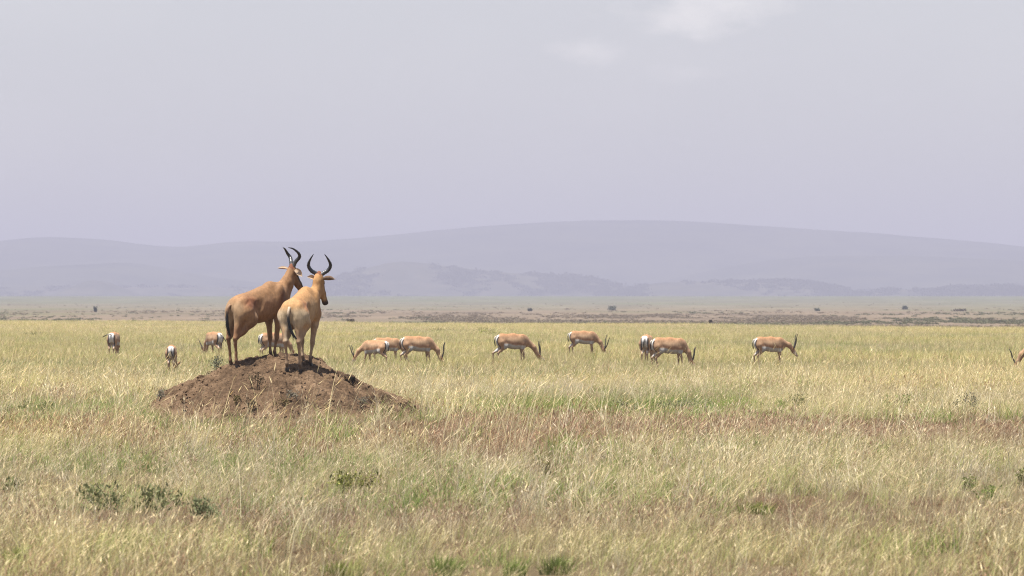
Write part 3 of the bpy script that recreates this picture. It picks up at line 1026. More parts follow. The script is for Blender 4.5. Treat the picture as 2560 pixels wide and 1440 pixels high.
# ------------------------------------------------------------------ gazelles
TAWNY = np.array((0.43, 0.262, 0.15))
def gazelle(name, label, px, Z, heading, poll, head_dir, turn=0.0, tail='hang', size=1.05, horns=True, spread=1.0, legs=(0, 0, 0, 0), horn_len=1.0, tone=1.0):
    """poll: (x, y, z) of the head's top in body coordinates; head_dir: direction poll to muzzle."""
    rs = random.Random(int(px))
    tone = tone * rs.uniform(0.86, 1.12); size = size * rs.uniform(0.96, 1.04)
    X = px_x(px, Z)
    z0 = float(ground_top(X, Z))
    root = thing(name, label, 'gazelle', (X, Z, z0), R(heading), 'gazelles grazing behind the mound')
    B = Solid()
    B.ell((0.04, 0, 0.605), (0.34, 0.13, 0.18), (0, 3, 0), 0.06)
    B.ell((0.27, 0, 0.595), (0.145, 0.115, 0.20), (0, 0, 0), 0.06)
    B.ell((-0.29, 0, 0.65), (0.165, 0.125, 0.15), (0, 0, 0), 0.06)
    B.cone((-0.30, 0, 0.75), (0.02, 0, 0.75), 0.05, 0.05, 0.08)
    B.cone((0.02, 0, 0.75), (0.26, 0, 0.70), 0.05, 0.06, 0.08)
    B.ell((0.03, 0, 0.505), (0.27, 0.105, 0.105), (0, 5, 0), 0.06)
    for sd_ in (1, -1):
        B.ell((-0.30, 0.072 * sd_, 0.60), (0.135, 0.062, 0.17), (0, -12, 0), 0.04)
        B.ell((0.24, 0.08 * sd_, 0.64), (0.085, 0.05, 0.155), (0, 12, 0), 0.035)
    for sd_, dx in ((1, legs[0]), (-1, legs[1])):
        y = 0.075 * sd_
        B.chain([(0.27, y, 0.53, 0.062), (0.255 + dx * 0.2, y, 0.43, 0.042), (0.265 + dx * 0.6, y, 0.27, 0.027)], 0.04)
        B.chain([(0.265 + dx * 0.6, y, 0.27, 0.027), (0.265 + dx * 0.9, y, 0.10, 0.018), (0.285 + dx, y, 0.0, 0.022)], 0.015)
    for sd_, dx in ((1, legs[2]), (-1, legs[3])):
        y = 0.075 * sd_
        B.chain([(-0.30, y, 0.58, 0.10), (-0.22, y * 1.15, 0.48, 0.075), (-0.32 + dx * 0.4, y, 0.375, 0.044), (-0.405 + dx * 0.8, y, 0.30, 0.027)], 0.04)
        B.chain([(-0.405 + dx * 0.8, y, 0.30, 0.025), (-0.385 + dx, y, 0.12, 0.019), (-0.365 + dx, y, 0.0, 0.022)], 0.015)
    poll = np.array(poll, float)
    hd = Vector(head_dir).normalized()
    side = Vector((0, 1, 0))
    upv = hd.cross(side).normalized()
    if upv.x * 1.0 + upv.z * 0.4 < 0: upv = -upv
    hm = frame(poll, hd, upv)
    nb = np.array((0.34, 0, 0.64))
    mid = nb * 0.45 + poll * 0.55 + np.array((0.02, 0, 0.035))
    B.cone(nb, mid, 0.105, 0.066, 0.07, 0.8)
    B.cone(mid, poll + np.array(hm.to_3x3() @ Vector((0.0, 0, -0.03))), 0.066, 0.052, 0.04)
    a = np.array(hm); m3 = a[:3, :3]
    H = Solid()
    H.cone((0.0, 0, -0.025), (0.09, 0, -0.03), 0.052, 0.045, 0.03)
    H.cone((0.09, 0, -0.03), (0.21, 0, -0.03), 0.045, 0.027, 0.03)
    H.cone((0.03, 0, -0.06), (0.19, 0, -0.045), 0.036, 0.02, 0.03)
    for p in H.p:
        B.p.append(('c', m3 @ p[1] + a[:3, 3], m3 @ p[2] + a[:3, 3]) + p[3:])
    V, F = B.mesh(0.017)
    x, y, z = V.T
    hv = (V - a[:3, 3]) @ m3
    ay = np.abs(y)
    nz = fbm(x * 14, z * 14 + y * 9, 3, 9)
    c = np.tile(TAWNY * tone, (len(V), 1))
    c = mixc(c, (0.36, 0.17, 0.07), sstep(0.70, 0.80, z) * 0.7)
    c = mixc(c, (0.46, 0.31, 0.19), sstep(0.70, 0.66, z) * sstep(0.57, 0.62, z) * (x > -0.2) * (x < 0.3) * 0.6)   # pale flank stripe
    trunk = (x > -0.27) & (x < 0.34)
    line = 0.50 + 0.03 * (nz - 0.5) + 0.05 * sstep(0.1, -0.2, x)
    c = mixc(c, (0.22, 0.095, 0.045), trunk * np.exp(-((z - line - 0.05) / 0.035) ** 2) * 0.5)                    # dark band
    c = mixc(c, (0.46, 0.43, 0.39), trunk * sstep(line + 0.012, line - 0.012, z) * (z > 0.40))
    c = c * (1 + 0.4 * (fbm(x * 6, z * 7 + ay * 4, 3, 19) - 0.5))[:, None]
    c = mixc(c, (0.40, 0.27, 0.165), sstep(0.42, 0.34, z) * (x < 0.36) * 0.8)
    c = mixc(c, (0.58, 0.52, 0.45), sstep(0.05, 0.03, ay) * (z < 0.52) * (x < 0.36) * 0.9)
    # rump: white shield edged by black bars
    back = sstep(-0.33, -0.37, x + 0.10 * (z - 0.7))
    c = mixc(c, (0.012, 0.011, 0.011), back * sstep(0.068, 0.078, ay) * sstep(0.112, 0.100, ay) * sstep(0.36, 0.42, z) * sstep(0.735, 0.715, z))
    c = mixc(c, (0.70, 0.68, 0.65), sstep(-0.36, -0.39, x) * sstep(0.080, 0.068, ay) * sstep(0.30, 0.38, z) * sstep(0.80, 0.775, z))
    inh = (np.linalg.norm(V - a[:3, 3], axis=1) < 0.30) & (hv[:, 0] > -0.02)
    c = mixc(c, (0.70, 0.62, 0.52), inh * sstep(0.018, 0.03, np.abs(hv[:, 1])) * sstep(0.01, -0.005, hv[:, 2]) * sstep(0.05, 0.09, hv[:, 0]) * 0.6)
    c = mixc(c, (0.25, 0.10, 0.045), inh * sstep(-0.01, 0.005, hv[:, 2]) * 0.7)
    c = mixc(c, (0.03, 0.025, 0.022), inh * sstep(0.20, 0.225, hv[:, 0]))
    c = mixc(c, (0.60, 0.42, 0.25), sstep(0.37, 0.45, x) * sstep(0.02, 0.06, (nb[2] + (poll[2] - nb[2]) * np.clip((x - 0.34) / max(poll[0] - 0.34, 0.05), 0, 1)) - z) * (~inh) * 0.6)
    link('body', make_mesh('gazelle_body', V * size, F, np.clip(c, 0, 1), M_COAT), root)
    if horns:
        for sd_ in (1, -1):
            q = [(0.0, 0.018, 0.005), (-0.05, 0.04, 0.085), (-0.12, 0.07, 0.17), (-0.21, 0.10, 0.25), (-0.27, 0.115, 0.34)]
            pts = [(p[0] * horn_len, p[1] * sd_ * (spread if i else 1), p[2]) for i, p in enumerate(q)]
            v, f, par = tube(pts, [0.021, 0.019, 0.016, 0.012, 0.005], 8, 0.10, 10)
            col = np.tile((0.02, 0.017, 0.015), (len(v), 1))
            link('horn', make_mesh('horn', xf(hm, v) * size, f, col, M_HORN), root)
    for sd_ in (1, -1):
        v, f, inner = ear_shape(0.13, 0.055)
        em = frame((0.0, 0.042 * sd_, -0.02), (-0.62, 0.60 * sd_, 0.15), (0.3, 0.3 * sd_, 0.9))
        col = np.where(inner[:, None] > 0.5, np.array((0.45, 0.36, 0.28)), np.array((0.34, 0.18, 0.08)))
        col = mixc(col, (0.03, 0.02, 0.018), sstep(0.7, 1.0, v[:, 0] / 0.13) * 0.9)
        link('ear', make_mesh('ear', xf(hm, xf(em, v)) * size, f, col, M_COAT), root)
        e, fe = ico(0.011, 1)
        link('eye', make_mesh('eye', xf(hm, e + np.array((0.07, 0.043 * sd_, -0.02))) * size, fe, None, M_EYE), root)
    T = {'hang': [(-0.43, 0, 0.745), (-0.475, 0.0, 0.70), (-0.485, 0.005, 0.62), (-0.475, 0.01, 0.54), (-0.45, 0.015, 0.47)],
         'left': [(-0.43, 0, 0.745), (-0.48, 0.05, 0.75), (-0.49, 0.13, 0.73), (-0.48, 0.21, 0.69), (-0.47, 0.27, 0.66)],
         'right': [(-0.43, 0, 0.745), (-0.48, -0.03, 0.71), (-0.50, -0.08, 0.63), (-0.49, -0.14, 0.55), (-0.48, -0.19, 0.48)],
         'aside': [(-0.43, 0, 0.745), (-0.475, -0.005, 0.70), (-0.487, -0.02, 0.62), (-0.478, -0.045, 0.54), (-0.46, -0.07, 0.46)]}[tail]
    v, f, par = tube(T, [0.022, 0.016, 0.013, 0.016, 0.005], 7)
    col = mixc(np.tile((0.72, 0.66, 0.58), (len(v), 1)), (0.012, 0.011, 0.011), sstep(0.30, 0.5, par))
    link('tail', make_mesh('tail', v * size, f, col, M_HAIR), root)
    return root

def build_gazelles():
    down = (0.64, 0, 0.30)
    g = lambda label, *a, **k: gazelle('gazelle', label, *a, **k)
    g('gazelle seen from behind with its black tail flicked out to the left', 285, 165, 83, (0.60, 0.05, 0.32), (0.45, 0, -0.9), tail='left', horns=False, legs=(0, 0.05, 0.03, -0.06))
    g('gazelle seen squarely from behind with tail hanging straight, alone left of the mound', 429, 130, 91, (0.56, -0.10, 0.26), (0.35, 0, -0.93), tail='aside', horns=False, size=0.92)
    g('gazelle left of the mound walking away to the left, thin tail swung right', 535, 166, 121, (0.64, 0, 0.26), (0.5, 0, -0.86), tail='right', legs=(0.10, -0.06, -0.08, 0.07), horn_len=0.7)
    g('gazelle half hidden behind the front legs of the redder hartebeest', 684, 158, 28, (0.64, 0, 0.24), (0.45, 0, -0.9), horns=False)
    g('gazelle grazing towards the left with upright thin horns, nearest right of the mound', 938, 142, 150, (0.72, 0.02, 0.30), (0.55, 0, -0.83), tone=1.25, size=0.93, spread=0.55, legs=(0.08, -0.05, -0.05, 0.06), horn_len=0.8)
    g('gazelle mostly hidden behind the left-facing one beside the mound', 968, 149, 8, (0.60, 0, 0.26), (0.45, 0, -0.9), horns=False, size=0.95)
    g('gazelle grazing towards the right with tall close-set horns, beside the overlapping pair', 1044, 144, 10, (0.66, 0, 0.22), (0.62, 0, -0.78), spread=0.5, legs=(0.0, 0.07, -0.06, 0.05), horn_len=1.05)
    g('gazelle grazing to the right on its own with low forward horns, hind leg stretched back', 1281, 148, 13, (0.74, 0, 0.22), (0.85, 0, -0.5), spread=0.7, legs=(0.0, 0.04, -0.13, 0.0), horn_len=0.75)
    g('gazelle furthest back in the grass, showing wide spread V-shaped horns', 1458, 171, 5, (0.66, -0.03, 0.24), (0.55, 0.25, -0.8), spread=1.7, legs=(0.05, -0.03, -0.04, 0.06))
    g('gazelle seen from behind, standing close beside a side-on gazelle', 1617, 146, 80, (0.55, -0.12, 0.28), (0.35, 0, -0.93), horns=False)
    g('largest gazelle, side-on, overlapping one seen from behind', 1673, 137, 8, (0.58, 0, 0.20), (0.72, 0, -0.69), spread=0.5, legs=(-0.02, 0.08, -0.04, 0.07), size=1.07, horn_len=0.7)
    g('gazelle alone at right of the herd, its horned head held above the grass', 1925, 142, 12, (0.66, 0, 0.48), (0.60, 0, -0.80), spread=0.75, legs=(0.03, 0.0, -0.03, 0.05))
    g('gazelle entering at the edge of the view, only its lowered head showing', 2612, 129, 178, (0.70, 0, 0.24), (0.6, 0, -0.8), spread=0.4, horn_len=0.7)

# ------------------------------------------------------------------ mound
def soil_relief(x, y):
    lumps = np.abs(fbm(x * 3.1 + 3, y * 2.6, 3, 47, 0.55) - 0.5)
    return 0.05 - lumps * 0.28 + (fbm(x * 6, y * 6, 5, 41, 0.68) - 0.5) * 0.13 + (fbm(x * 23, y * 20, 4, 51, 0.7) - 0.5) * 0.085

def build_mound():
    nx, ny = 520, 400
    xs = np.linspace(MX - 2.7, MX + 3.5, nx)
    ys = np.linspace(MY - 4.0, MY + 2.7, ny)
    Xg, Yg = np.meshgrid(xs, ys, indexing='ij')
    Z = mound_z(Xg, Yg)
    h, d = mound_base(Xg, Yg)
    k = np.clip((1.1 - d) * 4, 0, 1)
    crumb = soil_relief(Xg, Yg)
    gully = -0.08 * sstep(0.58, 0.72, vnoise(Xg * 3.1 + 0.4 * np.sin(Yg * 2), Yg * 0.8, 61)) * sstep(0.35, 0.6, d)
    Z = Z + k * (crumb + gully)
    # keep the trodden top smooth enough to stand on
    Z = np.where(d < 1.12, Z, ground_z(Xg, Yg) - 0.25)
    v = np.stack([Xg, Yg, Z], -1).reshape(-1, 3)
    m, t, b = new_mat('crumbly_soil')
    b.inputs['Roughness'].default_value = 0.95
    b.inputs['Specular IOR Level'].default_value = 0.08
    geo = N(t, 'ShaderNodeNewGeometry')
    n1_ = N(t, 'ShaderNodeTexNoise', Scale=2.2, Detail=8.0, Roughness=0.7)
    n2_ = N(t, 'ShaderNodeTexNoise', Scale=26.0, Detail=6.0, Roughness=0.75)
    t.links.new(geo.outputs['Position'], n1_.inputs['Vector']); t.links.new(geo.outputs['Position'], n2_.inputs['Vector'])
    r1 = N(t, 'ShaderNodeValToRGB')
    e = r1.color_ramp.elements
    e[0].position = 0.34; e[0].color = (0.06, 0.038, 0.023, 1)
    e[1].position = 0.66; e[1].color = (0.225, 0.150, 0.093, 1)
    q = e.new(0.5); q.color = (0.130, 0.083, 0.049, 1)
    t.links.new(n1_.outputs[0], r1.inputs[0])
    mr = N(t, 'ShaderNodeMapRange')
    mr.inputs['From Min'].default_value = 0.3; mr.inputs['From Max'].default_value = 0.7
    mr.inputs['To Min'].default_value = 0.6; mr.inputs['To Max'].default_value = 1.35
    t.links.new(n2_.outputs[0], mr.inputs['Value'])
    sc = N(t, 'ShaderNodeVectorMath', operation='SCALE')
    t.links.new(r1.outputs[0], sc.inputs[0]); t.links.new(mr.outputs[0], sc.inputs['Scale'])
    t.links.new(sc.outputs[0], b.inputs['Base Color'])
    bp = N(t, 'ShaderNodeBump', Strength=0.9, Distance=0.05)
    t.links.new(n2_.outputs[0], bp.inputs['Height']); t.links.new(bp.outputs[0], b.inputs['Normal'])
    o = link('termite_mound', make_mesh('termite_mound', v, grid_faces(nx, ny), None, m))
    tag(o, 'broad mound of crumbly brown soil that the two hartebeests stand on', 'mound')
    # loose crumbs of soil
    r = np.random.default_rng(3)
    V, F = [], []
    base, bf = ico(1.0, 1)
    for i in range(5200):
        an = r.random() * 6.283; rad = math.sqrt(r.random()) * 1.02
        dx = math.cos(an) * rad; dy = math.sin(an) * rad
        x = MX + dx * (2.1 if dx < 0 else 2.6); y = MY + dy * (3.1 if dy < 0 else 2.2)
        if dy > 0.5: continue
        sz = 0.005 + 0.030 * r.random() ** 8
        p = base * (1 + 0.35 * r.normal(size=(len(base), 1))) * sz * np.array((1, 1, 0.6))
        V.append(p + np.array((x, y, 0))); F.append(bf[0] + len(base) * (len(V) - 1))
    V = np.concatenate(V)
    cz = mound_z(V[:, 0], V[:, 1]) + 0.02
    # lift each crumb as a whole
    nb = len(base)
    cc = V.reshape(-1, nb, 3)
    cx = cc[:, :, 0].mean(1); cy = cc[:, :, 1].mean(1)
    hz = mound_z(cx, cy); _, dd = mound_base(cx, cy)
    crz = soil_relief(cx, cy)
    cc[:, :, 2] += (hz + crz - 0.001)[:, None]
    okc = dd < 1.1
    cc = cc[okc]; F = F[:len(cc)]
    c = link('soil_crumbs', make_mesh('soil_crumbs', cc.reshape(-1, 3), np.concatenate(F), None, m, smooth=False), o)
    tag(c, None, None, None, 'stuff')

# ------------------------------------------------------------------ plants
CLEAR = []
def leafy_plant(name, label, cat, X, Y, wd, ht, n, leaf, col_a, col_b, seed, stemcol=(0.10, 0.08, 0.05), group=None, flat=0.6, narrow=0.35, z=None, stems=5):
    """a low plant: thin stems branching from the base and many separate leaves through its volume."""
    r = np.random.default_rng(seed)
    z0 = float(ground_top(X, Y)) if z is None else z
    root = thing(name, label, cat, (X, Y, z0), 0, group)
    if Y < 110: CLEAR.append((X, Y, wd, ht))
    V, F, K = [], [], []
    # clumps of growth
    nc = max(4, int(wd * 9))
    cen = [(r.normal() * wd * 0.28, r.normal() * wd * 0.28 * flat, ht * (0.45 + 0.4 * r.random())) for _ in range(nc)]
    for i in range(n):
        c = cen[r.integers(nc)]
        p = np.array(c) + r.normal(size=3) * np.array((wd * 0.13, wd * 0.13, ht * 0.22))
        p[2] = min(max(p[2], 0.01), ht * 1.1)
        d = r.normal(size=3); d[2] = abs(d[2]) * 0.9 + 0.25; d /= np.linalg.norm(d)
        s = np.cross(d, r.normal(size=3)); s /= np.linalg.norm(s) + 1e-9
        L = leaf * (0.6 + 0.8 * r.random()); w_ = L * narrow
        o = len(V)
        V += [p, p + d * L * 0.5 + s * w_ * 0.5, p + d * L, p + d * L * 0.5 - s * w_ * 0.5]
        F.append((o, o + 1, o + 2, o + 3))
        t = r.random()
        K += [(np.array(col_a) * (1 - t) + np.array(col_b) * t) * (0.8 + 0.4 * r.random())] * 4
    link('foliage', make_mesh('foliage', np.array(V), np.array(F), np.clip(np.array(K), 0, 1), M_LEAF, smooth=False), root)
    for i in range(stems):
        c = np.array(cen[i % nc]); b0 = np.array((c[0] * 0.75 + r.normal() * 0.05 * wd, c[1] * 0.75, -0.03))
        m_ = (b0 + c) / 2 + r.normal(size=3) * 0.03 * wd
        rad = 0.003 + 0.003 * wd
        V = []
        for p, k in ((b0, 1.0), (m_, 0.7), (c, 0.25)):
            V += [p + rad * k * np.array((math.cos(a), math.sin(a), 0)) for a in (0.3, 2.4, 4.5)]
        F = [(3 * l + q, 3 * l + (q + 1) % 3, 3 * l + 3 + (q + 1) % 3, 3 * l + 3 + q) for l in (0, 1) for q in range(3)]
        link('stem', make_mesh('stem', np.array(V), np.array(F), np.tile(stemcol, (len(V), 1)), M_LEAF, smooth=False), root)
    return root

def grass_tuft(name, label, X, Y, wd, ht, n, col_a, col_b, seed, lean=0.15, width=0.008, group=None, cat='grass tuft'):
    r = np.random.default_rng(seed)
    z0 = float(ground_top(X, Y))
    CLEAR.append((X, Y, wd, ht))
    V, F, K = [], [], []
    for i in range(n):
        a = r.random() * 6.283; rad = wd * 0.42 * r.random()
        b0 = np.array((math.cos(a) * rad, math.sin(a) * rad, -0.03))
        h = ht * (0.45 + 0.55 * r.random())
        ln = np.array((math.cos(a) * 0.45 * rad / (wd * 0.42) + lean + r.normal() * 0.18, math.sin(a) * 0.45 + r.normal() * 0.18, 0)) * h
        yaw = r.random() * 3.14
        sw = np.array((math.cos(yaw), math.sin(yaw), 0)) * width * (0.6 + 0.8 * r.random()) * 0.5
        t = r.random(); c = (np.array(col_a) * (1 - t) + np.array(col_b) * t) * (0.8 + 0.4 * r.random())
        p1 = b0 + np.array((0, 0, h * 0.55)) + ln * 0.3; p2 = b0 + np.array((0, 0, h)) + ln
        o = len(V)
        V += [b0 - sw, b0 + sw, p1 - sw * 0.8, p1 + sw * 0.8, p2]
        F += [(o, o + 1, o + 3, o + 2), (o + 2, o + 3, o + 4, o + 4)]
        K += [c] * 5
    F = np.array(F)
    tri = F[F[:, 2] == F[:, 3]][:, :3]; quad = F[F[:, 2] != F[:, 3]]
    o = link(name, make_mesh(name, np.array(V), [quad, tri], np.clip(np.array(K), 0, 1), M_LEAF, smooth=False), None, (X, Y, z0))
    tag(o, label, cat, group)
    return o

def at(px, py, dz=0.12):
    """ground point seen at a picture place, for a thing dz tall at its middle."""
    Z = (EYE - dz) * F_PX / (py - HORIZON)
    return px_x(px, Z), Z

DARK_A, DARK_B = (0.10, 0.115, 0.042), (0.25, 0.25, 0.10)
BLUE_A, BLUE_B = (0.12, 0.135, 0.07), (0.24, 0.245, 0.13)
YEL_A, YEL_B = (0.16, 0.17, 0.04), (0.27, 0.27, 0.08)
GRN_A, GRN_B = (0.12, 0.17, 0.04), (0.24, 0.28, 0.09)

def build_plants():
    P = leafy_plant
    def q(label, px, py, wpx, hpx, n, leaf, a, b, seed, **k):
        X, Z = at(px, py)
        P('leafy_weed', label, 'weed', X, Z, wpx / F_PX * Z * 1.0, hpx / F_PX * Z * 1.1, int(n * 0.7), leaf, a, b, seed, group='leafy weeds among the grass', **k)
    q('small dark green leafy weed in the grass far left of the mound', 28, 1026, 48, 26, 420, 0.045, DARK_A, DARK_B, 1)
    q('wide dark green leafy weed left of the mound in pale grass', 112, 1026, 80, 32, 750, 0.045, DARK_A, DARK_B, 2)
    q('large dull green weed in the near grass below the left herd', 300, 1262, 130, 70, 900, 0.045, DARK_A, BLUE_B, 3)
    q('dull green weed in the near grass just right of a larger one', 515, 1282, 90, 56, 560, 0.04, BLUE_A, BLUE_B, 4)
    q('olive green low weed with dark stems in the near grass below the mound', 878, 1200, 110, 42, 700, 0.04, (0.07, 0.075, 0.02), YEL_B, 5, stemcol=(0.05, 0.04, 0.03))
    q('small dark weed at the left border of the near grass', 22, 1208, 60, 36, 300, 0.04, DARK_A, BLUE_B, 6)
    for i, (px, wpx, hpx, lab, ca, cb) in enumerate([
            (1575, 90, 30, 'grey green weed leftmost of the row bordering the green strip', BLUE_A, BLUE_B),
            (1668, 80, 26, 'grey green weed in the middle of the row along the green strip', BLUE_A, BLUE_B),
            (1752, 70, 34, 'upright grey green weed at the right end of the long green strip', BLUE_A, BLUE_B),
            (1938, 60, 30, 'bright green weed beside a darker bushy one, right of the green strip', GRN_A, GRN_B),
            (1996, 52, 40, 'dark bushy weed close right of a brighter green one', DARK_A, DARK_B),
            (2245, 44, 40, 'bright green weed standing alone behind the brown band at right', GRN_A, GRN_B),
            (2415, 50, 46, 'thin grey weed with dark stalks behind the brown band at far right', (0.12, 0.12, 0.08), (0.2, 0.19, 0.13))]):
        q(lab, px, 1018, wpx, hpx, 520, 0.04, ca, cb, 20 + i)
    q('yellow green weed standing up in the far pale grass behind the herd', 1220, 838, 46, 18, 260, 0.09, YEL_A, YEL_B, 40)
    q('olive low weed in the far pale grass left of the tall-horned gazelle', 1100, 828, 60, 10, 200, 0.09, (0.14, 0.13, 0.06), YEL_A, 41)
    q('small yellow green weed in the grass at the left border', 28, 935, 28, 18, 200, 0.05, YEL_A, YEL_B, 42)
    q('small weed with reddish stalks left of the mound', 244, 985, 34, 22, 220, 0.045, YEL_A, (0.25, 0.17, 0.07), 43, stemcol=(0.16, 0.08, 0.04))
    q('low dark weed in the pale grass behind the leftmost gazelle', 88, 838, 60, 9, 180, 0.09, (0.10, 0.11, 0.05), DARK_B, 44)
    q('small olive weed in the near grass left of the brown patch', 1365, 1168, 34, 34, 260, 0.035, (0.09, 0.085, 0.03), (0.16, 0.15, 0.05), 45)
    q('green weed low in the near grass at right', 2420, 1200, 50, 34, 300, 0.035, GRN_A, DARK_B, 46)
    q('bright green weed low in the near grass by the right border', 2490, 1222, 60, 32, 320, 0.035, GRN_A, GRN_B, 47)
    q('dark weed at the right border of the near grass', 2552, 1190, 30, 40, 260, 0.035, DARK_A, DARK_B, 48)
    T = lambda label, px, py, wpx, hpx, n, a, b, seed, **k: (lambda XZ: grass_tuft('green_tuft', label, XZ[0], XZ[1], wpx / F_PX * XZ[1], hpx / F_PX * XZ[1], n, a, b, seed, group='green grass tufts', **k))(at(px, py))
    T('bright green grass tuft in the nearest grass, left of two paler ones', 1112, 1398, 90, 74, 320, GRN_A, GRN_B, 60)
    T('long-bladed green grass tuft in the nearest grass, between two others', 1285, 1400, 60, 74, 170, GRN_A, GRN_B, 61)
    T('dark green grass tuft in the nearest grass, rightmost of three', 1390, 1392, 90, 70, 260, DARK_A, GRN_B, 62)
    T('green grass tuft in the near grass above the brown patch', 1888, 1250, 110, 46, 340, GRN_A, YEL_B, 63)
    T('green grass tuft at the left border of the near grass', 40, 1360, 70, 56, 220, GRN_A, YEL_B, 64)
    T('pale green grass tuft below the brown band at right', 1835, 1110, 90, 46, 320, (0.14, 0.18, 0.05), YEL_B, 65)
    T('pale green grass tuft in the nearest grass left of the bright green one', 850, 1398, 120, 60, 320, (0.13, 0.16, 0.045), YEL_B, 66)
    # on the mound
    def on_mound(label, px, py, wpx, hpx, n, leaf, a, b, seed, dy, **k):
        Y = MY + dy; X = px_x(px, Y)
        P('mound_shrub', label, 'shrub', X, Y, wpx / 160, hpx / 160, n, leaf, a, b, seed, group='small shrubs growing on the mound', **k)
    GR_A, GR_B = (0.13, 0.115, 0.085), (0.24, 0.22, 0.17)
    on_mound('grey twiggy shrub on the left shoulder of the mound behind the hooves', 543, 930, 34, 36, 240, 0.035, GR_A, (0.2, 0.23, 0.15), 70, -0.55, stems=9)
    on_mound('grey dry shrub at the foot of the mound on the left', 402, 985, 34, 30, 220, 0.035, GR_A, GR_B, 71, -0.9, stems=9)
    on_mound('blackish leaf clump standing in for a shaded hollow on the right shoulder of the mound', 877, 950, 22, 26, 320, 0.04, (0.012, 0.011, 0.009), (0.03, 0.028, 0.02), 72, -1.0, stems=9)  # near-black leaves painted to stand in for a shadowed hollow in the soil
    on_mound('dark twiggy shrub in the middle of the mound face', 640, 985, 36, 36, 260, 0.035, (0.025, 0.02, 0.014), (0.08, 0.065, 0.035), 73, -2.15, stems=9)
    on_mound('small olive shrub on the mound face, leftmost of the dark ones', 590, 1000, 26, 22, 200, 0.03, (0.06, 0.05, 0.02), (0.15, 0.12, 0.05), 74, -2.5, stems=9)
    on_mound('dark shrub low on the mound face under a taller dark one', 630, 1010, 30, 30, 220, 0.03, (0.02, 0.016, 0.012), (0.08, 0.065, 0.035), 75, -2.75, stems=9)
    on_mound('dark olive shrub low on the mound face below the paler hartebeest', 708, 1010, 38, 26, 260, 0.03, (0.03, 0.024, 0.014), (0.14, 0.11, 0.05), 76, -2.75, stems=9)
    on_mound('grey dry shrub low on the mound face, right of a dark olive one', 738, 1000, 34, 24, 200, 0.03, GR_A, GR_B, 77, -2.55, stems=9)
    on_mound('grey shrub on the right slope of the mound near its foot', 912, 998, 34, 22, 220, 0.03, GR_A, GR_B, 78, -2.0, stems=9)
    # far bushes out on the plain
    def far_bush(label, px, py, wpx, hpx, Z, seed, a=(0.085, 0.098, 0.07), b=(0.13, 0.142, 0.105)):
        X = px_x(px, Z); k = F_PX / Z
        P('far_bush', label, 'bush', X, Z, 0.75 * wpx / k, 0.8 * hpx / k, 340, 14 / k * 0.24, a, b, seed, group='bushes far out on the plain', narrow=0.7, stems=6, z=(HORIZON - py) / k + EYE)
    far_bush('round dark bush on the far plain, above the spread-horned gazelle', 1529, 780, 22, 15, 1350, 90)
    far_bush('low dark bush at the far edge of the scrub, above the lone gazelle at right', 2043, 782, 17, 10, 1250, 91)
    far_bush('round dark bush standing alone on the pale far plain at right', 2263, 777, 12, 11, 1500, 92)
    far_bush('flat brown bush at the far edge of the scrub, furthest right', 2398, 782, 40, 9, 1250, 93, (0.08, 0.07, 0.05), (0.12, 0.10, 0.07))
    far_bush('tiny upright dark bush at the far edge of the scrub on the left', 238, 784, 8, 18, 1150, 94)
    far_bush('small dark brown bush peeping over the grass edge right of the hartebeests', 876, 808, 22, 10, 560, 95, (0.05, 0.04, 0.03), (0.10, 0.08, 0.05))
    far_bush('tiny dark bush on the scrub above the gazelle with low forward horns', 1325, 780, 10, 8, 1250, 96)
    far_bush('tiny dark bush at the grass edge above the spread-horned gazelle', 1778, 808, 10, 7, 560, 97, (0.04, 0.03, 0.025), (0.08, 0.06, 0.04))

# ------------------------------------------------------------------ grass
STRAW = [(0.60, 0.51, 0.29), (0.52, 0.44, 0.24), (0.68, 0.60, 0.39), (0.46, 0.42, 0.19), (0.43, 0.41, 0.17), (0.40, 0.29, 0.16)]
GREENISH = [(0.38, 0.40, 0.15), (0.48, 0.46, 0.21), (0.32, 0.36, 0.12), (0.54, 0.48, 0.26)]
ROSE = [(0.38, 0.265, 0.17), (0.48, 0.36, 0.245), (0.30, 0.20, 0.125), (0.55, 0.45, 0.31), (0.22, 0.15, 0.095)]
GREEN = [(0.15, 0.22, 0.05), (0.22, 0.27, 0.08), (0.12, 0.17, 0.045), (0.32, 0.31, 0.11)]

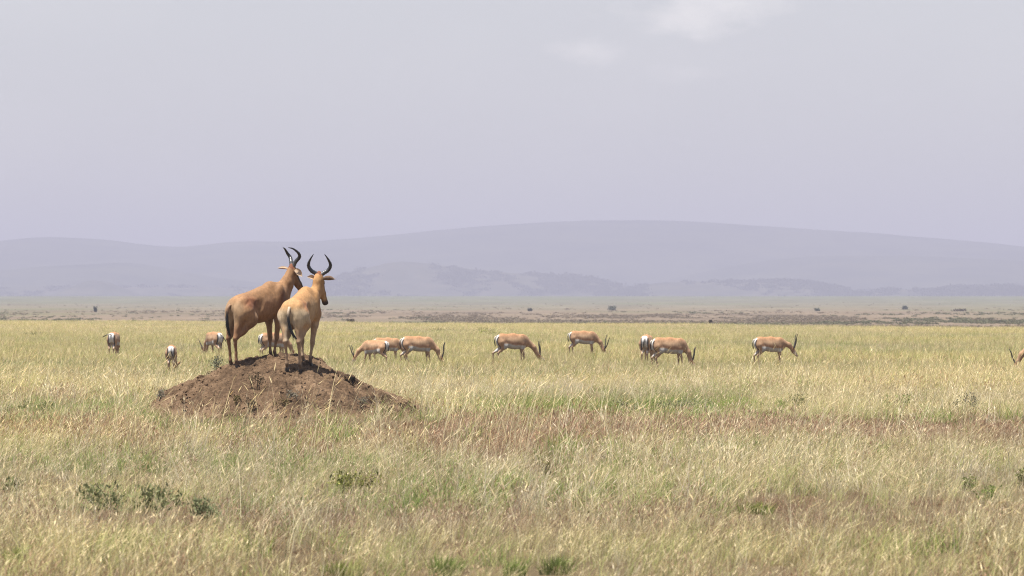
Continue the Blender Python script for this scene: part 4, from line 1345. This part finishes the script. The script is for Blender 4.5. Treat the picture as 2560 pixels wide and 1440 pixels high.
def build_grass():
    hs = (0.07, 0.007, (0.66, 0.56, 0.36), 0.35)
    hr = (0.06, 0.010, (0.40, 0.27, 0.18), 0.6)
    near = []
    for i in range(4): near.append(blades(34, 0.17, 0.12, 0.42, 0.0052, (0.10, 0.24, 0.34, 0.18)[i], STRAW, 100 + i, 3, hs, jitter=(0.45, 0.3, 0.3, 0.5)[i]))            # 0-3
    for i in range(2): near.append(blades(34, 0.16, 0.12, 0.34, 0.0055, 0.20, GREENISH, 110 + i, 3, None))       # 4-5
    for i in range(3): near.append(blades(36, 0.16, 0.08, 0.26, 0.0055, 0.15, ROSE, 120 + i, 3, hr, jitter=0.5)) # 6-8
    for i in range(2): near.append(blades(5, 0.14, 0.5, 0.80, 0.0060, 0.32, STRAW[:3], 130 + i, 5, (0.13, 0.009, (0.66, 0.56, 0.34), 1.0), droop=0.9, jitter=0.2))  # 9-10
    for i in range(2): near.append(blades(36, 0.15, 0.12, 0.30, 0.0075, 0.12, GREEN, 140 + i, 2, None, jitter=0.5))   # 11-12
    near.append(blades(44, 0.18, 0.03, 0.13, 0.007, 0.05, [(0.26, 0.16, 0.10), (0.20, 0.125, 0.08), (0.34, 0.22, 0.14), (0.15, 0.10, 0.065), (0.40, 0.30, 0.19)], 150, 2, None, jitter=1.0))            # 13 matted brown litter
    near.append(blades(16, 0.10, 0.22, 0.52, 0.006, 0.20, [(0.70, 0.62, 0.42), (0.62, 0.55, 0.33), (0.74, 0.66, 0.48)], 151, 4, (0.08, 0.008, (0.72, 0.64, 0.46), 0.7), jitter=0.35))   # 14 pale bleached bunch
    far = []
    for i in range(3): far.append(blades(24, 0.36, 0.20, 0.40, 0.014, 0.22, STRAW, 200 + i, 2, None))             # 0-2
    far.append(blades(24, 0.34, 0.18, 0.36, 0.014, 0.2, GREENISH, 210, 2, None))                                   # 3
    far.append(blades(24, 0.34, 0.12, 0.28, 0.014, 0.15, ROSE, 220, 2, None))                                      # 4
    far.append(blades(24, 0.34, 0.14, 0.32, 0.016, 0.1, GREEN, 230, 2, None))                                      # 5

    def field(name, label, z0, z1, dens, variants, is_far, seed, side):
        r = np.random.default_rng(seed)
        # area grows with distance: sample Z with density proportional to width
        def half(Z): return 0.1 * Z * 1.12 + side
        A = 0.5 * (z1 - z0) * 2 * (half(z0) + half(z1))
        n = int(A * dens)
        Z = z0 + (z1 - z0) * r.random(int(n * 2.2))
        Z = Z[r.random(len(Z)) < half(Z) / half(z1)][:n]
        X = (r.random(len(Z)) * 2 - 1) * half(Z)
        big = fbm(X / 7, Z / 11, 4, seed + 1)
        mid = fbm(X / 1.6, Z / 2.6, 3, seed + 2)
        big2 = fbm(X / 9 + 40, Z / 12, 4, seed + 3)
        u = r.random(len(Z))
        # the seen bands: russet grass across the front of the mound and nearer, a green strip behind it
        px = X / Z * F_PX + 1280
        rose = 0.10 + 0.55 * sstep(0.52, 0.66, big)
        rose = rose + 1.0 * sstep(61, 64, Z) * (1 - sstep(72, 75.5, Z)) * sstep(850, 1150, px)
        rose = rose + 0.45 * sstep(63, 66, Z) * (1 - sstep(72, 77, Z)) * (1 - sstep(150, 480, px))
        rose = rose + 0.55 * sstep(37.0, 38.5, Z + 3 * (mid - 0.5)) * (1 - sstep(42, 44.5, Z + 3 * (mid - 0.5)))
        rose = rose + 0.35 * (1 - sstep(33.0, 34.2, Z))
        rose = rose * (1 - sstep(80, 110, Z) * 0.55)
        green = 0.07 + 0.35 * sstep(0.54, 0.66, big2)
        green = green + 2.2 * sstep(75.5, 78, Z) * (1 - sstep(87, 92, Z)) * sstep(1130, 1230, px) * (1 - sstep(1800, 1900, px)) * sstep(0.35, 0.6, mid + 0.2)
        green = green + 0.6 * sstep(75.5, 78, Z) * (1 - sstep(86, 90, Z)) * (1 - sstep(180, 380, px)) * sstep(0.4, 0.6, mid)
        rose = np.clip(rose + 0.5 * (mid - 0.5), 0, 0.95); green = np.clip(green + 0.35 * (mid - 0.5), 0, 0.9)
        kind = np.zeros(len(Z), int)                    # 0 straw 1 greenish 2 rose 3 green
        kind[u < (0.16 if is_far else 0.30)] = 1
        v = r.random(len(Z)); kind[v < green] = 3
        v = r.random(len(Z)); kind[v < rose * 0.9] = 2
        if is_far:
            pick = np.select([kind == 0, kind == 1, kind == 2], [r.integers(0, 3, len(Z)), 3, 4], 5)
        else:
            pick = np.select([kind == 0, kind == 1, kind == 2], [r.integers(0, 4, len(Z)), 4 + r.integers(0, 2, len(Z)), 6 + r.integers(0, 3, len(Z))], 11 + r.integers(0, 2, len(Z)))
            brown = sstep(0.52, 0.63, fbm(X / 2.2 + 70, Z / 4.5, 4, seed + 7)) * (0.75 - 0.45 * sstep(78, 90, Z)) + 0.06 + 0.35 * np.clip(rose - 0.4, 0, 1)
            lit = r.random(len(Z)); pick[(lit < brown)] = 13
            pale = sstep(0.50, 0.66, fbm(X / 1.4 + 30, Z / 2.4, 4, seed + 8))
            pick[(r.random(len(Z)) < 0.03 + 0.30 * pale) & (kind < 2) & (pick != 13)] = 14
            tall = r.random(len(Z)) < 0.030 + 0.05 * sstep(0.5, 0.62, mid)
            pick[tall & (kind < 3)] = 9 + r.integers(0, 2, tall.sum())[:(tall & (kind < 3)).sum()] if (tall & (kind < 3)).any() else pick[tall & (kind < 3)]
        s = (0.65 + 0.6 * r.random(len(Z))) * (0.45 + 0.75 * big + 0.4 * mid)
        s = s * (1 - 0.14 * (1 - sstep(45, 62, Z)))
        # nothing grows on the mound's bare soil
        h, d = mound_base(X, Z)
        keep = (d > 1.0) | ((d > 0.88) & (r.random(len(Z)) < 0.2) & (Z < MY))
        keep &= Z < grass_end(X, Z) + 14
        apron = sstep(61, 70, Z) * (1 - sstep(80, 81.5, Z)) * sstep(300, 420, px) * (1 - sstep(1010, 1150, px))
        keep &= r.random(len(Z)) > apron * np.where((pick >= 9) & (pick < 11), 0.65, 0.55) if not is_far else True
        s = s * (1 - 0.5 * apron * (pick < 9)) if not is_far else s * 0.82
        thin = np.where(kind == 2, 0.8, 1.0)
        keep &= r.random(len(Z)) < thin
        tint = np.stack([0.86 + 0.30 * big, 0.86 + 0.28 * big, 0.80 + 0.34 * big2], 1) * (0.88 + 0.24 * r.random((len(Z), 1)))
        tint = tint * (1.06 if not is_far else 1.0)
        gold = sstep(230, 330, Z)[:, None] * np.array((0.15, 0.11, 0.14))
        tint = tint + gold
        for (cx, cz, cw, ch) in CLEAR:
            if not (z0 - 5 < cz < z1 + 5): continue
            inx = np.abs(X - cx) < cw * 0.6 + 0.12
            fro = inx & (Z < cz + 0.2) & (Z > cz - 5.0)
            s = np.where(fro, s * np.clip(0.6 + 0.10 * (cz - Z), 0.6, 1), s)
            keep &= ~(fro & (pick >= 9) & (pick < 11)) if not is_far else True
            keep &= ~(inx & (np.abs(Z - cz) < cw * 0.6) & (r.random(len(Z)) < 0.25))
        zz = ground_top(X, Z) - 0.01
        pts = np.stack([X, Z, zz], 1)[keep]
        rot = np.stack([r.normal(size=len(Z)) * 0.06, r.normal(size=len(Z)) * 0.06 + 0.05, np.where(r.random(len(Z)) < 0.3, r.random(len(Z)) * 6.28, r.normal(size=len(Z)) * 0.5)], 1)[keep]
        sc = np.stack([s, s, s * (0.85 + 0.3 * r.random(len(Z)))], 1)[keep]
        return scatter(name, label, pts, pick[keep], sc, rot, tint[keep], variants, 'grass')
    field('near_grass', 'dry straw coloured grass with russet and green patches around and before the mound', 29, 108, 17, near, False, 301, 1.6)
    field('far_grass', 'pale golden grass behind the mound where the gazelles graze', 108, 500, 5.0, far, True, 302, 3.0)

# ------------------------------------------------------------------ far scrub and woods
def bush_lump(seed, a, b, n=46):
    r = np.random.default_rng(seed)
    V, F, K = [], [], []
    for i in range(n):
        p = r.normal(size=3) * np.array((0.42, 0.42, 0.2)); p[2] = abs(p[2]) + 0.05
        d = r.normal(size=3); d[2] = abs(d[2]); d /= np.linalg.norm(d)
        s = np.cross(d, r.normal(size=3)); s /= np.linalg.norm(s)
        L = 0.35 * (0.6 + 0.8 * r.random())
        o = len(V)
        V += [p, p + d * L * 0.5 + s * L * 0.4, p + d * L, p + d * L * 0.5 - s * L * 0.4]
        F.append((o, o + 1, o + 2, o + 3)); t = r.random()
        K += [(np.array(a) * (1 - t) + np.array(b) * t)] * 4
    return make_mesh('bush_lump', np.array(V), np.array(F), np.array(K), M_GRASS, smooth=False)

def build_far_growth():
    lumps = [bush_lump(400, (0.155, 0.125, 0.09), (0.225, 0.18, 0.13)), bush_lump(401, (0.175, 0.145, 0.105), (0.25, 0.205, 0.15)),
             bush_lump(402, (0.11, 0.11, 0.07), (0.17, 0.16, 0.10)), bush_lump(403, (0.10, 0.105, 0.065), (0.16, 0.155, 0.095))]
    r = np.random.default_rng(77)
    n = 60000
    Z = 470 * (2600 / 470.0) ** r.random(n)
    X = (r.random(n) * 2 - 1) * (0.115 * Z + 10)
    m = 0.5 * fbm(X / 26, Z / 90, 4, 71) + 0.5 * fbm(X / 8, Z / 150, 3, 74)
    px = X / Z * F_PX + 1280
    grn = fbm(X / 34 + 9, Z / 120, 3, 72) + 0.20 * (1 - sstep(300, 900, px)) - 0.05
    keep = r.random(n) < sstep(0.44, 0.60, m) * (0.04 + 0.96 * (1 - sstep(650, 1250, Z + 500 * (vnoise(X / 40, Z / 300, 73) - 0.5))))
    pick = np.where(grn > 0.55, 2 + r.integers(0, 2, n), r.integers(0, 2, n))
    s = 0.18 + 0.34 * r.random(n) ** 2
    pts = np.stack([X, Z, ground_z(X, Z)], 1)
    scatter('scrub', 'low brown and olive scrub across the plain beyond the grass', pts[keep], pick[keep],
            np.stack([s * 1.5, s * 1.5, s * 0.8], 1)[keep], np.stack([0 * s, 0 * s, r.random(n) * 6.28], 1)[keep],
            np.ones((keep.sum(), 3)), lumps, 'scrub')

def woods(name, label, skyline, Y, depth, n, size, seed, a=(0.03, 0.036, 0.026), b=(0.06, 0.065, 0.048), hmax=1.0):
    """tree clumps over a far hill: scattered on the height field built by build_hill."""
    lumps = [bush_lump(seed + k, a, b, 40) for k in range(3)]
    r = np.random.default_rng(seed)
    px = skyline[0][0] + (skyline[-1][0] - skyline[0][0]) * r.random(n)
    v = -r.random(n)
    X = px_x(px, Y); Yp = Y + v * depth
    crest = (HORIZON - smooth_interp(skyline, px)) / F_PX * Y + EYE
    base = ground_z(X, Yp) - 3
    z = base + np.maximum(crest - base, 0) * np.cos(v * math.pi / 2) ** 1.25 * 0.98
    keep = (r.random(n) < sstep(0.40, 0.62, fbm(X / (size * 9), Yp / (size * 30), 4, seed))) & (z > ground_z(X, Yp) - 1)
    s = size * (0.5 + 0.8 * r.random(n) ** 1.5)
    scatter(name, label, np.stack([X, Yp, z], 1)[keep], r.integers(0, 3, n)[keep], np.stack([s, s, s * 0.75], 1)[keep],
            np.stack([0 * s, 0 * s, r.random(n) * 6.28], 1)[keep], np.ones((keep.sum(), 3)), lumps, 'woodland')

def build_hills():
    far = hill_material('far_slope', (0.025, 0.03, 0.022), (0.06, 0.062, 0.04), 0.006)
    nearm = hill_material('near_slope', (0.035, 0.038, 0.028), (0.075, 0.07, 0.05), 0.02)
    main = [(-700, 720), (-300, 660), (-100, 622), (0, 606), (60, 598), (120, 593), (250, 597), (380, 613), (450, 619), (520, 611), (600, 602), (680, 604), (760, 606),
            (900, 597), (1050, 583), (1200, 567), (1350, 558), (1500, 553), (1620, 553), (1750, 557), (1900, 566), (2100, 580), (2300, 594), (2450, 606), (2560, 618), (2800, 650), (3300, 720)]
    build_hill('mountain', 'long smooth hazy lilac mountain along the horizon', main, 10500, 1900, far, 6, 260, 620, 70, 0)
    low = [(1500, 745), (1700, 690), (1900, 652), (2050, 640), (2300, 640), (2560, 652), (2800, 690), (3100, 745)]
    build_hill('mountain', 'lower hazy ridge in front of the mountain at right', low, 8800, 900, far, 5, 200, 300, 50, 3)
    lowl = [(-500, 745), (-200, 700), (100, 668), (330, 655), (520, 690), (700, 712), (1000, 745)]
    build_hill('mountain', 'lower hazy ridge in front of the mountain at left', lowl, 8600, 900, far, 5, 200, 300, 50, 5)
    kop = [(720, 745), (800, 718), (860, 690), (930, 664), (1000, 655), (1060, 660), (1150, 672), (1250, 684), (1380, 690), (1460, 692), (1530, 708), (1600, 730), (1680, 748)]
    build_hill('hill', 'bushy grey blue hill right behind the two hartebeests', kop, 7300, 470, nearm, 9, 60, 420, 60, 9)
    woods('hill_woods', 'scattered trees and bushes over the grey blue hill', kop, 7300, 470, 2600, 9, 500)
    rid = [(1480, 752), (1560, 726), (1640, 708), (1780, 706), (1900, 704), (1985, 702), (2060, 712), (2130, 730), (2180, 748)]
    build_hill('hill', 'low bushy ridge right of the grey blue hill', rid, 7000, 340, nearm, 7, 50, 360, 50, 12)
    woods('hill_woods', 'scattered trees over the low ridge right of the hill', rid, 7000, 340, 1800, 8, 520)
    rt = [(2080, 752), (2160, 732), (2280, 722), (2430, 716), (2560, 716), (2700, 724), (2900, 752)]
    build_hill('hill', 'low wooded rise at the far right of the plain', rt, 6900, 300, nearm, 6, 50, 300, 40, 15)
    woods('hill_woods', 'dark tree clumps along the rise at far right', rt, 6900, 300, 1300, 8, 540)
    rr = [(1150, 748), (1300, 730), (1500, 724), (1750, 722), (2000, 724), (2300, 728), (2560, 730), (2800, 736), (3000, 750)]
    build_hill('hill', 'long low rise under the ridges along the right of the plain', rr, 7800, 400, nearm, 6, 60, 420, 40, 25)
    woods('hill_woods', 'thin line of trees along the low rise at right', rr, 7800, 400, 1500, 7, 580)
    lk = [(120, 746), (180, 718), (214, 697), (236, 691), (256, 699), (290, 716), (370, 746)]
    build_hill('hill', 'small dark rocky hill on the plain at left', lk, 7000, 230, nearm, 6, 40, 260, 40, 18)
    ll = [(-500, 748), (-200, 728), (100, 718), (400, 716), (650, 722), (850, 734), (1000, 748)]
    build_hill('hill', 'long low rise under the mountain at left', ll, 7600, 420, nearm, 6, 60, 360, 40, 21)
    woods('hill_woods', 'thin line of trees along the low rise at left', ll, 7600, 420, 900, 7, 560)

def build_haze():
    x, y0, y1, z0, z1 = 6200, -300, 14000, -6, 185
    import itertools
    v = np.array([(sx, sy, sz) for sx in (-x, x) for sy in (y0, y1) for sz in (z0, z1)], float)
    f = np.array([(0, 1, 3, 2), (4, 6, 7, 5), (0, 4, 5, 1), (2, 3, 7, 6), (0, 2, 6, 4), (1, 5, 7, 3)])
    m = bpy.data.materials.new('haze')
    m.use_nodes = True
    t = m.node_tree; t.nodes.clear()
    o = N(t, 'ShaderNodeOutputMaterial')
    p = N(t, 'ShaderNodeVolumePrincipled')
    p.inputs['Color'].default_value = HAZE_COLOR + (1,)
    p.inputs['Density'].default_value = HAZE_DENSITY
    p.inputs['Anisotropy'].default_value = 0.0
    t.links.new(p.outputs[0], o.inputs['Volume'])
    ob = link('haze', make_mesh('haze', v, f, None, m, smooth=False))
    tag(ob, 'pale lilac heat haze filling the air over the plain', 'haze', None, 'stuff')

import time as _t
for fn in (build_ground, build_hills, build_haze, build_mound, build_hartebeests, build_gazelles, build_plants, build_grass, build_far_growth):
    _s = _t.time()
    fn()
    print('STEP', fn.__name__, round(_t.time() - _s, 2))
